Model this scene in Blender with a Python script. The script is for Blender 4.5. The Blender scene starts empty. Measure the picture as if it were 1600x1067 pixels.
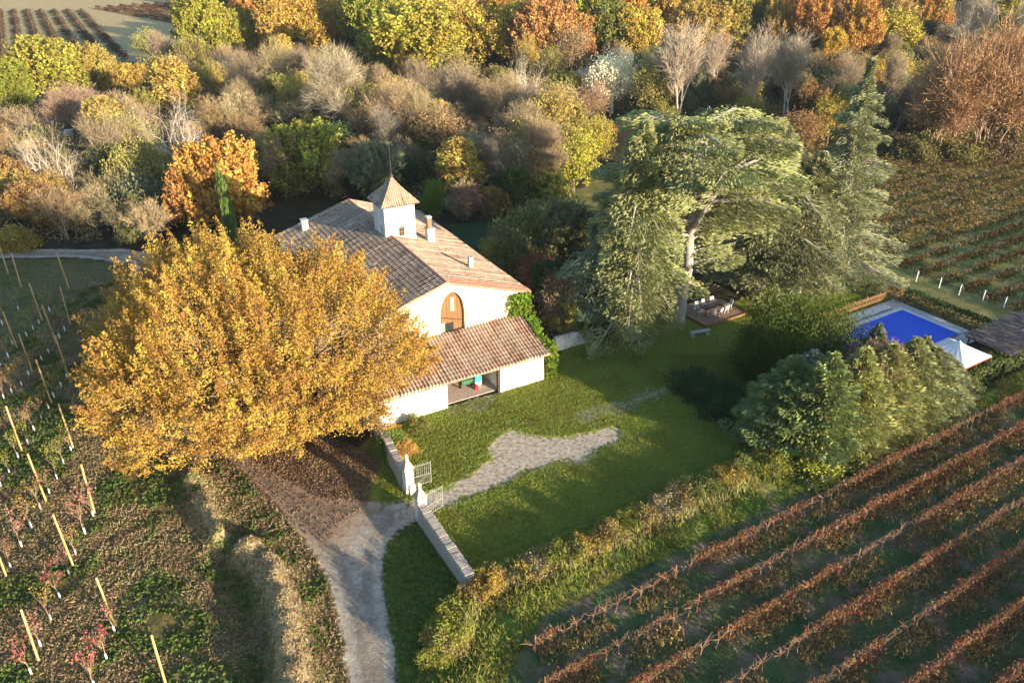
import bpy, math, random
import numpy as np
from mathutils import Vector, Matrix

# ------------------------------------------------------------------ camera, sky, sun, exposure
S = bpy.context.scene
COL = S.collection
CAM_H = 35.0; FPX = 1217.0; PITCH = math.radians(28.5)
cam_d = bpy.data.cameras.new('camera'); cam = bpy.data.objects.new('camera', cam_d); COL.objects.link(cam)
cam.location = (0, 0, CAM_H); cam.rotation_euler = (math.pi/2 - PITCH, 0, 0)
cam_d.sensor_width = 36; cam_d.lens = FPX/1600*36; cam_d.clip_end = 6000; cam_d.clip_start = 0.5
S.camera = cam
SUN_EL = math.radians(10.0)
SUN_AZ = math.atan2(0.75, -0.66)            # clockwise from +Y
sd = bpy.data.lights.new('sun', 'SUN'); sun = bpy.data.objects.new('sun', sd); COL.objects.link(sun)
sd.energy = 5.0; sd.angle = math.radians(0.6); sd.color = (1.0, 0.84, 0.63)
SV = Vector((math.sin(SUN_AZ)*math.cos(SUN_EL), math.cos(SUN_AZ)*math.cos(SUN_EL), math.sin(SUN_EL)))
sun.rotation_euler = SV.to_track_quat('Z', 'Y').to_euler()
W = bpy.data.worlds.new('World'); S.world = W; W.use_nodes = True
wn = W.node_tree; bg = wn.nodes['Background']
sky = wn.nodes.new('ShaderNodeTexSky'); sky.sky_type = 'NISHITA'; sky.sun_disc = False
sky.sun_elevation = SUN_EL; sky.sun_rotation = SUN_AZ
wn.links.new(sky.outputs[0], bg.inputs[0]); bg.inputs[1].default_value = 0.15; sky.ozone_density = 2.5
S.view_settings.view_transform = 'Standard'; S.view_settings.look = 'None'
S.view_settings.exposure = 1.55; S.view_settings.gamma = 1
S.cycles.max_bounces = 5; S.cycles.diffuse_bounces = 3; S.cycles.transmission_bounces = 2; S.cycles.volume_bounces = 0
S.cycles.use_denoising = True

# ------------------------------------------------------------------ helpers
sp, cp = math.sin(PITCH), math.cos(PITCH)
def P(x, y, z=0.0):
    u = (x-800)/FPX; v = (y-533.5)/FPX
    zc = (CAM_H-z)/(sp+v*cp)
    return (u*zc, zc*(cp-v*sp))
def height(bx, by, ty):
    Y = P(bx, by)[1]; v = (ty-533.5)/FPX
    return CAM_H - Y*(sp+v*cp)/(cp-v*sp)
def span(bx, by, w):                         # metres covered by w pixels at a ground point
    v = (by-533.5)/FPX
    return w*(CAM_H/(sp+v*cp))/FPX
def tag(o, label=None, cat=None, group=None, kind=None):
    if label: o['label'] = label
    if cat: o['category'] = cat
    if group: o['group'] = group
    if kind: o['kind'] = kind
    return o
def link(name, me, parent=None, mat=None):
    o = bpy.data.objects.new(name, me); COL.objects.link(o)
    if mat is not None and me is not None and len(me.materials) == 0: me.materials.append(mat)
    if parent is not None: o.parent = parent
    return o
def empty(name, loc, rz=0.0, label=None, cat=None, group=None, scale=None):
    o = bpy.data.objects.new(name, None); COL.objects.link(o)
    o.location = loc; o.rotation_euler = (0, 0, rz); o.empty_display_size = .5
    if scale: o.scale = scale
    return tag(o, label, cat, group)
def np_mesh(name, V, F, attrs=None, smooth=False, mat=None):
    V = np.asarray(V, dtype=np.float32); F = np.asarray(F, dtype=np.int32)
    me = bpy.data.meshes.new(name); k = F.shape[1]
    me.vertices.add(len(V)); me.vertices.foreach_set('co', V.ravel())
    me.loops.add(F.size); me.loops.foreach_set('vertex_index', F.ravel())
    me.polygons.add(len(F)); me.polygons.foreach_set('loop_start', np.arange(0, F.size, k, dtype=np.int32))
    me.polygons.foreach_set('loop_total', np.full(len(F), k, dtype=np.int32))
    me.polygons.foreach_set('use_smooth', np.full(len(F), smooth, dtype=bool))
    for n, a in (attrs or {}).items():
        at = me.attributes.new(n, 'FLOAT', 'POINT'); at.data.foreach_set('value', np.asarray(a, dtype=np.float32))
    me.update(calc_edges=True)
    if mat: me.materials.append(mat)
    return me
def unit(v):
    return v/np.maximum(np.linalg.norm(v, axis=-1, keepdims=True), 1e-9)
class MB:                                    # mesh collector for boxes, prisms, tubes
    def __init__(s): s.v = []; s.f = []
    def quadbox(s, pts):
        b = len(s.v); s.v += [tuple(p) for p in pts]
        for f in ((0,3,2,1),(4,5,6,7),(0,1,5,4),(1,2,6,5),(2,3,7,6),(3,0,4,7)): s.f.append([b+i for i in f])
    def box(s, x0, x1, y0, y1, z0, z1):
        s.quadbox([(x0,y0,z0),(x1,y0,z0),(x1,y1,z0),(x0,y1,z0),(x0,y0,z1),(x1,y0,z1),(x1,y1,z1),(x0,y1,z1)])
    def frust(s, cx, cy, z0, z1, a0, b0, a1, b1):
        s.quadbox([(cx-a0,cy-b0,z0),(cx+a0,cy-b0,z0),(cx+a0,cy+b0,z0),(cx-a0,cy+b0,z0),(cx-a1,cy-b1,z1),(cx+a1,cy-b1,z1),(cx+a1,cy+b1,z1),(cx-a1,cy+b1,z1)])
    def face(s, pts):
        b = len(s.v); s.v += [tuple(p) for p in pts]; s.f.append(list(range(b, b+len(pts))))
    def bar(s, a, b, r, n=6, r2=None):
        a = Vector(a); b = Vector(b); r2 = r if r2 is None else r2
        d = (b-a).normalized(); x = d.orthogonal().normalized(); y = d.cross(x); i0 = len(s.v)
        for p, q in ((a, r), (b, r2)):
            for k in range(n):
                t = 2*math.pi*k/n; s.v.append(tuple(p+x*math.cos(t)*q+y*math.sin(t)*q))
        for k in range(n): s.f.append([i0+k, i0+(k+1)%n, i0+n+(k+1)%n, i0+n+k])
        s.f.append([i0+k for k in range(n)][::-1]); s.f.append([i0+n+k for k in range(n)])
    def lathe(s, cx, cy, prof, n=12):
        i0 = len(s.v)
        for r, z in prof:
            for k in range(n):
                t = 2*math.pi*k/n; s.v.append((cx+r*math.cos(t), cy+r*math.sin(t), z))
        for j in range(len(prof)-1):
            for k in range(n): s.f.append([i0+j*n+k, i0+j*n+(k+1)%n, i0+(j+1)*n+(k+1)%n, i0+(j+1)*n+k])
        s.f.append([i0+(len(prof)-1)*n+k for k in range(n)])
    def build(s, name, mat, parent=None, bevel=0, smooth=False):
        me = bpy.data.meshes.new(name); me.from_pydata(s.v, [], s.f); me.update()
        if smooth:
            for p in me.polygons: p.use_smooth = True
        me.materials.append(mat); o = link(name, me, parent)
        if bevel:
            m = o.modifiers.new('bevel', 'BEVEL'); m.width = bevel; m.segments = 2; m.limit_method = 'ANGLE'
        return o

# cheap lattice noise for placing things and shaping the ground
_rs = np.random.RandomState(5); _lat = _rs.rand(256, 256)
def vnoise(x, y):
    x = np.asarray(x, float); y = np.asarray(y, float)
    xi = np.floor(x).astype(int); yi = np.floor(y).astype(int); fx = x-xi; fy = y-yi
    fx = fx*fx*(3-2*fx); fy = fy*fy*(3-2*fy)
    a = _lat[xi % 256, yi % 256]; b = _lat[(xi+1) % 256, yi % 256]; c = _lat[xi % 256, (yi+1) % 256]; d = _lat[(xi+1) % 256, (yi+1) % 256]
    return (a*(1-fx)+b*fx)*(1-fy)+(c*(1-fx)+d*fx)*fy
def fbm(x, y, o=4):
    t = 0; a = .5
    for i in range(o): t = t+a*vnoise(x*2**i+17.3*i, y*2**i+9.1*i); a *= .5
    return t
def poly_sd(px, X, Y):
    p = np.array(px, float); d = np.full(X.shape, 1e9); ins = np.zeros(X.shape, bool)
    for i in range(len(p)):
        a = p[i]; b = p[(i+1) % len(p)]; e = b-a; L = (e*e).sum()+1e-9
        t = np.clip(((X-a[0])*e[0]+(Y-a[1])*e[1])/L, 0, 1)
        d = np.minimum(d, np.hypot(X-a[0]-t*e[0], Y-a[1]-t*e[1]))
        c = (a[1] > Y) != (b[1] > Y)
        xx = a[0]+(Y-a[1])*e[0]/(e[1] if abs(e[1]) > 1e-9 else 1e-9)
        ins ^= c & (X < xx)
    return np.where(ins, d, -d)
def line_sd(px, X, Y):
    p = np.array(px, float); d = np.full(np.shape(X), 1e9)
    for i in range(len(p)-1):
        a = p[i]; b = p[i+1]; e = b-a; L = (e*e).sum()+1e-9
        t = np.clip(((X-a[0])*e[0]+(Y-a[1])*e[1])/L, 0, 1)
        d = np.minimum(d, np.hypot(X-a[0]-t*e[0], Y-a[1]-t*e[1]))
    return d
def PP(l): return [P(*q) for q in l]

# ------------------------------------------------------------------ materials
def new_mat(name):
    m = bpy.data.materials.new(name); m.use_nodes = True; nt = m.node_tree; nt.nodes.clear()
    return m, nt, nt.nodes.new('ShaderNodeOutputMaterial')
class NG:
    def __init__(s, nt): s.nt = nt; s.n = nt.nodes; s.l = nt.links
    def _in(s, sock, v):
        if isinstance(v, bpy.types.NodeSocket): s.l.new(v, sock)
        elif v is not None: sock.default_value = v
    def math(s, op, a, b=None, c=None, clamp=False):
        n = s.n.new('ShaderNodeMath'); n.operation = op; n.use_clamp = clamp
        s._in(n.inputs[0], a); s._in(n.inputs[1], b)
        if c is not None: s._in(n.inputs[2], c)
        return n.outputs[0]
    def mix(s, f, a, b, mode='MIX'):
        n = s.n.new('ShaderNodeMix'); n.data_type = 'RGBA'; n.blend_type = mode
        s._in(n.inputs[0], f); s._in(n.inputs[6], a if not isinstance(a, tuple) else (*a, 1)[:4]); s._in(n.inputs[7], b if not isinstance(b, tuple) else (*b, 1)[:4])
        return n.outputs[2]
    def noise(s, vec, scale, detail=3, rough=.55, out=0):
        n = s.n.new('ShaderNodeTexNoise'); s._in(n.inputs['Vector'], vec); n.inputs['Scale'].default_value = scale
        n.inputs['Detail'].default_value = detail; n.inputs['Roughness'].default_value = rough
        return n.outputs[out]
    def ramp(s, f, stops, interp='LINEAR'):
        n = s.n.new('ShaderNodeValToRGB'); r = n.color_ramp; r.interpolation = interp
        while len(r.elements) < len(stops): r.elements.new(.5)
        for e, (p, c) in zip(r.elements, stops): e.position = p; e.color = (*c, 1) if len(c) == 3 else c
        s._in(n.inputs[0], f); return n.outputs[0]
    def attr(s, name):
        n = s.n.new('ShaderNodeAttribute'); n.attribute_name = name; return n.outputs['Fac']
    def geo(s): return s.n.new('ShaderNodeNewGeometry').outputs['Position']
    def obj(s): return s.n.new('ShaderNodeTexCoord').outputs['Object']
    def smooth(s, v, a, b):
        n = s.n.new('ShaderNodeMapRange'); n.interpolation_type = 'SMOOTHSTEP'
        s._in(n.inputs[0], v); n.inputs[1].default_value = a; n.inputs[2].default_value = b; return n.outputs[0]
    def bump(s, h, strength, dist):
        n = s.n.new('ShaderNodeBump'); n.inputs['Strength'].default_value = strength; n.inputs['Distance'].default_value = dist
        s._in(n.inputs['Height'], h); return n.outputs[0]
    def scalevec(s, v, sc):
        n = s.n.new('ShaderNodeMapping'); s._in(n.inputs[0], v); n.inputs['Scale'].default_value = sc; return n.outputs[0]
    def principled(s, out, col, rough=.8, normal=None, metallic=0, spec=.3):
        b = s.n.new('ShaderNodeBsdfPrincipled'); s._in(b.inputs['Base Color'], (*col, 1) if isinstance(col, tuple) and len(col) == 3 else col)
        s._in(b.inputs['Roughness'], rough); b.inputs['Metallic'].default_value = metallic; b.inputs['Specular IOR Level'].default_value = spec
        if normal is not None: s._in(b.inputs['Normal'], normal)
        s.l.new(b.outputs[0], out.inputs[0]); return b

def leaf_mat(name, lo=.5, hi=1.55, hue=.045, trans=.3, sat=.93):
    m, nt, out = new_mat(name); g = NG(nt)
    oi = nt.nodes.new('ShaderNodeObjectInfo'); r = g.attr('rnd')
    hs = nt.nodes.new('ShaderNodeHueSaturation')
    nz = g.noise(g.geo(), .45, 2)
    t = g.math('ADD', g.math('MULTIPLY', r, .75), g.math('MULTIPLY', nz, .5))          # ~0.25..1
    g._in(hs.inputs['Hue'], g.math('MULTIPLY_ADD', t, hue*2, .5-hue*1.25)); hs.inputs['Saturation'].default_value = sat
    g._in(hs.inputs['Value'], g.math('MULTIPLY_ADD', t, hi-lo, lo-.05)); g.l.new(oi.outputs['Color'], hs.inputs['Color'])
    d = nt.nodes.new('ShaderNodeBsdfDiffuse'); tr = nt.nodes.new('ShaderNodeBsdfTranslucent'); mx = nt.nodes.new('ShaderNodeMixShader')
    g.l.new(hs.outputs[0], d.inputs[0]); g.l.new(hs.outputs[0], tr.inputs[0]); mx.inputs[0].default_value = trans
    g.l.new(d.outputs[0], mx.inputs[1]); g.l.new(tr.outputs[0], mx.inputs[2]); g.l.new(mx.outputs[0], out.inputs[0])
    return m
def noisy(name, c1, c2, scale=2., rough=.85, bump=0., bscale=20., use_obj=True, detail=4, c3=None, stretch=None):
    m, nt, out = new_mat(name); g = NG(nt)
    v = g.obj() if use_obj else g.geo()
    if stretch: v = g.scalevec(v, stretch)
    f = g.noise(v, scale, detail, .6)
    st = [(.3, c1), (.7, c2)] if c3 is None else [(.3, c1), (.5, c2), (.72, c3)]
    col = g.ramp(f, st)
    nrm = g.bump(g.noise(v, bscale, 3), bump, .05) if bump else None
    g.principled(out, col, rough, nrm); return m
def color_bark(name):
    m, nt, out = new_mat(name); g = NG(nt); oi = nt.nodes.new('ShaderNodeObjectInfo')
    f = g.noise(g.geo(), 1.3, 4); col = g.mix(1, oi.outputs['Color'], g.ramp(f, [(.3, (.55,.52,.5)), (.7, (1.25,1.2,1.15))]), 'MULTIPLY')
    g.principled(out, col, .9, g.bump(g.noise(g.geo(), 12, 3), .5, .05)); return m
M_leaf = leaf_mat('leaf_broad')
M_needle = leaf_mat('needle', lo=.4, hi=1.5, hue=.03, trans=.15)
M_twig = leaf_mat('twig', lo=.5, hi=1.5, hue=.02, trans=0)
M_bark = color_bark('bark')
M_plaster = noisy('white_plaster', (.55,.50,.42), (.74,.70,.62), .9, .9, .35, 9)
M_lime = noisy('limewashed_stone', (.42,.34,.23), (.66,.58,.44), 1.3, .9, .8, 4, c3=(.54,.44,.29))
M_stone = noisy('rough_stone', (.20,.17,.14), (.36,.32,.27), 3.5, .95, .9, 6, c3=(.27,.24,.21))
M_coping = noisy('wall_coping', (.24,.19,.15), (.42,.35,.28), 5, .95, .9, 9, c3=(.32,.27,.24))
M_wood = noisy('warm_planks', (.13,.065,.025), (.25,.135,.055), 3, .8, .3, 20, stretch=(5,5,.6))
M_wooddark = noisy('dark_timber', (.05,.03,.02), (.10,.06,.035), 3, .8)
M_woodlight = noisy('pale_timber', (.40,.30,.17), (.55,.42,.26), 3, .8, stretch=(3,3,.5))
M_post = noisy('round_post_wood', (.33,.19,.07), (.52,.35,.15), 2.5, .8, stretch=(3,3,.4), c3=(.42,.24,.09))
M_dark = noisy('interior_shade', (.012,.011,.012), (.03,.027,.025), 2, .9)
M_white = noisy('white_plastic', (.70,.70,.68), (.85,.85,.83), 4, .5)
M_iron = noisy('painted_iron', (.20,.20,.18), (.32,.31,.28), 6, .6)
M_irond = noisy('dark_iron', (.04,.035,.03), (.08,.07,.06), 6, .6)
M_brick = noisy('brick_red', (.28,.10,.06), (.42,.17,.11), 6, .85)
M_deck = noisy('pool_stone', (.36,.38,.40), (.48,.50,.50), 2, .8, c3=(.42,.42,.40))
M_liner = noisy('pool_coping_pale', (.55,.58,.60), (.68,.70,.72), 3, .7)
M_cloth = noisy('white_canvas', (.74,.72,.70), (.82,.80,.80), 2, .8)
M_redw = noisy('red_brown_wood', (.20,.045,.03), (.32,.09,.05), 4, .7)
M_fence = noisy('orange_brown_fence', (.22,.11,.05), (.34,.18,.09), 4, .8)
M_teal = noisy('teal_paint', (.03,.30,.25), (.06,.42,.34), 2, .4)
M_red = noisy('red_paint', (.45,.02,.03), (.6,.05,.06), 3, .4)
M_green = noisy('green_paint', (.03,.10,.05), (.06,.16,.08), 3, .6)
M_glass = noisy('dark_window_glass', (.02,.025,.03), (.05,.055,.06), 3, .15)
M_patio = noisy('patio_brick', (.20,.11,.07), (.30,.18,.12), 4, .9, c3=(.24,.15,.11))
M_reed = noisy('reed_roof', (.06,.045,.035), (.22,.18,.15), 3, .95, .9, 12, stretch=(.6,8,3), c3=(.13,.105,.09))
M_grey = noisy('grey_stone', (.35,.34,.31), (.50,.48,.44), 4, .9)
M_wire = noisy('galvanised_wire', (.10,.095,.08), (.16,.15,.13), 4, .7)

def cover_mat():
    m, nt, out = new_mat('blue_pool_cover'); g = NG(nt); v = g.obj()
    col = g.mix(g.noise(v, .8, 2), (.006,.075,.62), (.010,.11,.80))
    sx = nt.nodes.new('ShaderNodeSeparateXYZ'); g.l.new(v, sx.inputs[0])
    w = g.math('SINE', g.math('MULTIPLY', sx.outputs[0], 12.0))
    g.principled(out, col, .45, g.bump(g.math('ADD', w, g.math('MULTIPLY', g.noise(v, 1.2), 4)), .25, .02)); return m
M_cover = cover_mat()
def tile_mat(name, pu, pv, stops, mossy=.35):
    m, nt, out = new_mat(name); g = NG(nt)
    a = g.attr('tu'); b = g.attr('tv')
    fa = g.math('FLOOR', g.math('DIVIDE', a, pu)); fb = g.math('FLOOR', g.math('DIVIDE', b, pv))
    cx = nt.nodes.new('ShaderNodeCombineXYZ'); g.l.new(fa, cx.inputs[0]); g.l.new(fb, cx.inputs[1])
    wn_ = nt.nodes.new('ShaderNodeTexWhiteNoise'); g.l.new(cx.outputs[0], wn_.inputs['Vector'])
    wn2 = nt.nodes.new('ShaderNodeTexWhiteNoise'); wn2.noise_dimensions = '1D'; g.l.new(fa, wn2.inputs['W'])
    col = g.ramp(g.math('ADD', g.math('MULTIPLY', wn_.outputs[0], .38), g.math('MULTIPLY', wn2.outputs[0], .62)), stops)
    sn = g.math('ABSOLUTE', g.math('COSINE', g.math('MULTIPLY', g.math('DIVIDE', a, pu), math.pi))); col = g.mix(g.smooth(sn, .10, .62), (.040,.030,.024), col)
    big = g.noise(g.obj(), .55, 4); col = g.mix(g.smooth(big, .46, .66), col, (.30,.24,.18)) if mossy else col
    fine = g.noise(g.obj(), 9, 3); col = g.mix(1, col, g.ramp(fine, [(.3, (.6,.58,.56)), (.7, (1.2,1.18,1.15))]), 'MULTIPLY')
    g.principled(out, col, .9, g.bump(fine, .3, .02)); return m
TS = [(0, (.10,.07,.05)), (.2, (.23,.16,.11)), (.45, (.33,.235,.165)), (.65, (.43,.33,.24)), (.85, (.52,.43,.33)), (1, (.30,.16,.11))]
M_tile = tile_mat('roof_tiles', .30, .42, TS)
M_tile2 = tile_mat('lean_to_tiles', .30, .42, [(0, (.15,.09,.06)), (.25, (.30,.18,.12)), (.55, (.42,.28,.20)), (.8, (.50,.38,.28)), (1, (.56,.46,.36))])
M_tilered = tile_mat('roof_tiles_red', .25, .42, [(0, (.28,.11,.07)), (.4, (.42,.17,.11)), (.75, (.46,.27,.19)), (1, (.5,.38,.3))], 0)

# ------------------------------------------------------------------ ground regions (world-space polygons)
R_DIR = np.array([.8525, .5227]); N_DIR = np.array([-.5227, .8525])       # vine rows and their normal
def RN(r, n): return (r*R_DIR[0]+n*N_DIR[0], r*R_DIR[1]+n*N_DIR[1])
ROAD = PP([(548,1150),(545,1067),(538,1010),(524,940),(503,880),(468,835),(430,790),(388,748),(345,712),(300,690),(250,640),(225,560),(215,470),(205,412),(120,402),(-200,405),(-200,388),(110,390),(205,390),(240,398),(262,430),(262,520),(290,610),(330,660),(380,705),(440,742),(500,775),(560,782),(620,786),(655,776),(668,790),(650,812),(622,830),(603,850),(598,900),(604,950),(613,1000),(622,1067),(630,1150)])
DRIVE = PP([(636,800),(655,776),(690,762),(735,748),(772,716),(765,700),(795,672),(830,680),(880,684),(965,668),(968,688),(940,700),(905,722),(868,722),(810,742),(750,772),(705,785),(668,803),(650,815)])
DRIVE2 = PP([(892,650),(925,634),(975,628),(1020,605),(1058,598),(1062,606),(1010,628),(960,645),(915,658)])
DRIVE3 = PP([(700,634),(781,612),(778,628),(760,642),(735,652),(715,646),(703,648)])
LAWN = PP([(592,800),(598,672),(700,636),(781,613),(852,592),(880,545),(1000,500),(1150,470),(1290,430),(1392,466),(1296,512),(1210,560),(1190,640),(1205,716),(1120,765),(980,832),(850,893),(790,915),(735,925),(660,812),(640,800),(625,780)])
VERGE_IN = PP([(655,815),(735,925),(700,975),(668,1010),(650,1067),(640,1150),(628,1150),(622,1067),(612,1000),(600,940),(597,880),(604,846),(625,830)])
VERGE_IN2 = PP([(560,782),(470,752),(440,735),(470,715),(560,700),(595,670),(636,768),(620,786)])
STRIP = PP([(735,925),(850,893),(980,832),(1120,765),(1205,716),(1260,722),(1500,620),(1640,560),(1640,590),(1250,770),(1000,890),(845,965),(790,1067),(760,1150),(650,1150),(650,1067),(670,990),(700,965)])
VINE = [RN(-8,26.2), RN(17,26.0), RN(120,26.0), RN(120,-30), RN(-10,-30)]
ORCH = PP([(-200,1300),(-400,700),(-150,410),(120,404),(205,412),(215,470),(225,560),(250,640),(290,700),(345,712),(388,748),(430,790),(468,835),(503,880),(524,940),(538,1010),(545,1067),(560,1300)])
FIELD_R = [RN(62,42), RN(60,56), RN(62,88), RN(90,100), RN(240,118), RN(240,30), RN(78,30)]
FIELD_L = PP([(-300,135),(-300,-20),(200,-20),(330,-5),(430,-2),(430,30),(300,95),(205,100),(120,100)])
FIELD_L2 = PP([(205,100),(300,95),(262,125),(240,120)])
LITTER = PP([(250,740),(330,660),(400,640),(560,700),(600,700),(575,790),(540,815),(510,850),(480,838),(425,790),(385,750),(335,725),(300,760)])
GLADE = PP([(700,350),(820,340),(900,370),(870,420),(800,400),(700,380)])
RIDGE1 = PP([(388,868),(425,905),(448,960),(462,1067),(468,1150)]); RIDGE2 = PP([(300,750),(325,800),(345,850)])

def ground_z(X, Y):
    X = np.asarray(X, float); Y = np.asarray(Y, float)
    z = np.zeros(X.shape)
    near = (np.abs(X) < 60) & (Y < 110)
    d = line_sd(RIDGE1, X, Y); z = z+1.35*np.exp(-(d/1.1)**2)*(.8+.4*vnoise(X*1.3, Y*1.3))
    d = line_sd(RIDGE2, X, Y); z = z+1.1*np.exp(-(d/.85)**2)*(.7+.6*vnoise(X*1.3+5, Y*1.3))
    d = line_sd(PP([(350,872),(385,935),(400,1010),(405,1067),(405,1150)]), X, Y); z = z-.45*np.exp(-(d/.9)**2)
    s_ = np.clip(poly_sd(STRIP, X, Y)/1.5, 0, 1); z = z+.45*s_*s_*(3-2*s_)
    o_ = np.clip(poly_sd(ORCH, X, Y)/2, 0, 1); z = z+o_*(.16*(fbm(X*.55, Y*.55)-.45)+.10*(vnoise(X*1.7, Y*1.7)-.5))
    v_ = np.clip(poly_sd(VINE, X, Y), 0, 1)
    n = X*N_DIR[0]+Y*N_DIR[1]; z = z+v_*.08*np.cos((n-24.05)/2.42*2*math.pi)
    l_ = np.clip(-poly_sd(LAWN, X, Y)/3, 0, 1)*np.clip(-poly_sd(ROAD, X, Y)/2, 0, 1)
    z = z+l_*.12*(fbm(X*.8+3, Y*.8)-.5)
    return z
def gz(x, y): return float(ground_z(np.array([x]), np.array([y]))[0])

def grow_axis(a, b, step, end, k=1.13, lo=None):
    c = list(np.arange(a, b, step)); s = step
    while c[-1] < end: s *= k; c.append(c[-1]+min(s, 60))
    s = step; pre = [c[0]]
    while pre[-1] > lo: s *= k; pre.append(pre[-1]-min(s, 60))
    return np.array(pre[:0:-1]+c)
gx = grow_axis(-72, 42, .26, 2600, lo=-2600); gy = grow_axis(24, 94, .26, 4200, lo=-500)
GX, GY = np.meshgrid(gx, gy, indexing='ij')
GZ = ground_z(GX, GY)
reg = {'d_road': ROAD, 'd_drive': DRIVE, 'd_drive2': DRIVE2, 'd_drive3': DRIVE3, 'd_lawn': LAWN, 'd_vg': VERGE_IN, 'd_vg2': VERGE_IN2, 'd_strip': STRIP, 'd_vine': VINE,
       'd_orch': ORCH, 'd_fr': FIELD_R, 'd_fl': FIELD_L, 'd_fl2': FIELD_L2, 'd_litter': LITTER, 'd_glade': GLADE}
SD = {k: np.clip(poly_sd(v, GX, GY), -4, 4) for k, v in reg.items()}
SD['d_bank'] = np.clip(.8-np.minimum(line_sd(RIDGE1, GX, GY), line_sd(RIDGE2, GX, GY)+.25), -4, 4)
SD['d_drive'] = np.maximum(SD['d_drive'], np.maximum(SD['d_drive2'], SD['d_drive3']-.2))
SD['d_lawn'] = np.maximum(SD['d_lawn'], np.maximum(SD['d_vg'], SD['d_vg2']))
SD['d_fl'] = np.maximum(SD['d_fl'], SD['d_fl2'])

def ground_mat():
    m, nt, out = new_mat('ground'); g = NG(nt); v = g.geo()
    n_big = g.noise(v, .12, 3); n_mid = g.noise(v, .6, 4); n_f = g.noise(v, 3.2, 4, .65); n_vf = g.noise(v, 11, 3, .7)
    jit = g.math('MULTIPLY_ADD', g.math('ADD', n_mid, n_f), 1.1, -1.1)           # edge break-up, metres
    def mask(name, w=.18, amp=1., off=0.):
        d = g.math('ADD', g.attr(name), g.math('MULTIPLY_ADD', jit, amp, off)); return g.smooth(d, -w, w)
    col = g.ramp(n_mid, [(.3, (.020,.024,.010)), (.5, (.045,.038,.018)), (.7, (.075,.052,.026))])
    glade = g.ramp(n_mid, [(.35, (.03,.06,.02)), (.7, (.05,.085,.035))]); col = g.mix(mask('d_glade', .8, 1.5), col, glade)
    fl = g.ramp(n_mid, [(.35, (.37,.26,.11)), (.65, (.50,.38,.19))]); col = g.mix(mask('d_fl', .6), col, fl)
    fr = g.ramp(n_mid, [(.3, (.085,.115,.035)), (.5, (.15,.15,.05)), (.72, (.28,.21,.09))]); col = g.mix(mask('d_fr', .5), col, fr)
    vn = g.ramp(n_mid, [(.32, (.050,.095,.032)), (.5, (.095,.11,.045)), (.62, (.18,.135,.095))]); col = g.mix(mask('d_vine', .4), col, vn)
    st = g.ramp(n_mid, [(.3, (.055,.11,.014)), (.5, (.10,.14,.022)), (.7, (.20,.16,.06))]); col = g.mix(mask('d_strip', .3), col, st)
    orch = g.ramp(g.math('MULTIPLY_ADD', n_f, .55, g.math('MULTIPLY', n_mid, .5)), [(.36, (.035,.075,.012)), (.48, (.07,.085,.02)), (.58, (.15,.105,.045)), (.70, (.23,.15,.08))])
    orch = g.mix(g.smooth(n_big, .45, .62), orch, g.ramp(n_f, [(.35, (.07,.085,.022)), (.55, (.15,.11,.05)), (.72, (.24,.17,.09))]))
    col = g.mix(mask('d_orch', .3), col, orch)
    bank = g.ramp(n_f, [(.3, (.14,.10,.05)), (.55, (.34,.26,.13)), (.75, (.46,.37,.20))]); col = g.mix(mask('d_bank', .25, .7), col, bank)
    lit = g.ramp(n_f, [(.3, (.06,.035,.022)), (.5, (.14,.085,.052)), (.7, (.25,.16,.09))])
    lawn = g.ramp(n_f, [(.28, (.085,.120,.018)), (.5, (.165,.195,.028)), (.75, (.27,.265,.045))])
    lawn = g.mix(g.smooth(n_mid, .5, .72), lawn, (.20,.20,.04))
    col = g.mix(mask('d_lawn', .2, .4), col, lawn)
    col = g.mix(g.math('MULTIPLY', mask('d_litter', .9, 2.), .85), col, lit)
    road = g.ramp(g.math('MULTIPLY_ADD', n_f, .5, g.math('MULTIPLY', n_mid, .5)), [(.34, (.13,.115,.095)), (.44, (.26,.235,.20)), (.54, (.37,.335,.285)), (.64, (.50,.455,.385))])
    crack = nt.nodes.new('ShaderNodeTexVoronoi'); crack.feature = 'DISTANCE_TO_EDGE'; crack.inputs['Scale'].default_value = .55
    wv = nt.nodes.new('ShaderNodeVectorMath'); wv.operation = 'ADD'; g.l.new(v, wv.inputs[0]); g.l.new(g.noise(v, 1.5, 4, .6, 1), wv.inputs[1]); g.l.new(wv.outputs[0], crack.inputs['Vector'])
    ck = g.math('MULTIPLY', g.smooth(crack.outputs[0], .035, .0), g.smooth(n_big, .42, .55)); road = g.mix(g.math('MULTIPLY', ck, .28), road, (.10,.085,.07)); road = g.mix(g.math('MULTIPLY', g.smooth(g.noise(v, .9, 5, .7), .50, .62), .45), road, (.20,.165,.13)); road = g.mix(g.math('MULTIPLY', g.smooth(g.attr('d_road'), 1.0, .2), .35), road, (.48,.42,.34))
    road = g.mix(g.math('MULTIPLY', g.smooth(n_vf, .55, .75), .35), road, (.17,.115,.065))
    road = g.mix(g.math('MULTIPLY', mask('d_litter', 1.2, 1.5, .8), .72), road, g.ramp(n_f, [(.3, (.20,.12,.07)), (.55, (.33,.22,.14)), (.75, (.42,.32,.23))]))
    dd = g.math('MULTIPLY_ADD', n_mid, .6, g.attr('d_road')); band = g.math('MULTIPLY', g.smooth(dd, .85, 1.1), g.smooth(dd, 1.75, 1.45)); road = g.mix(g.math('MULTIPLY', band, .45), road, (.17,.145,.115))
    road = g.mix(1, road, (1.06,1.0,.9), 'MULTIPLY')
    col = g.mix(mask('d_road', .2, .8), col, road)
    litr = g.math('MULTIPLY', mask('d_litter', .6, 1.6, -.5), g.smooth(n_f, .47, .56)); col = g.mix(g.math('MULTIPLY', litr, .8), col, lit)
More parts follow.
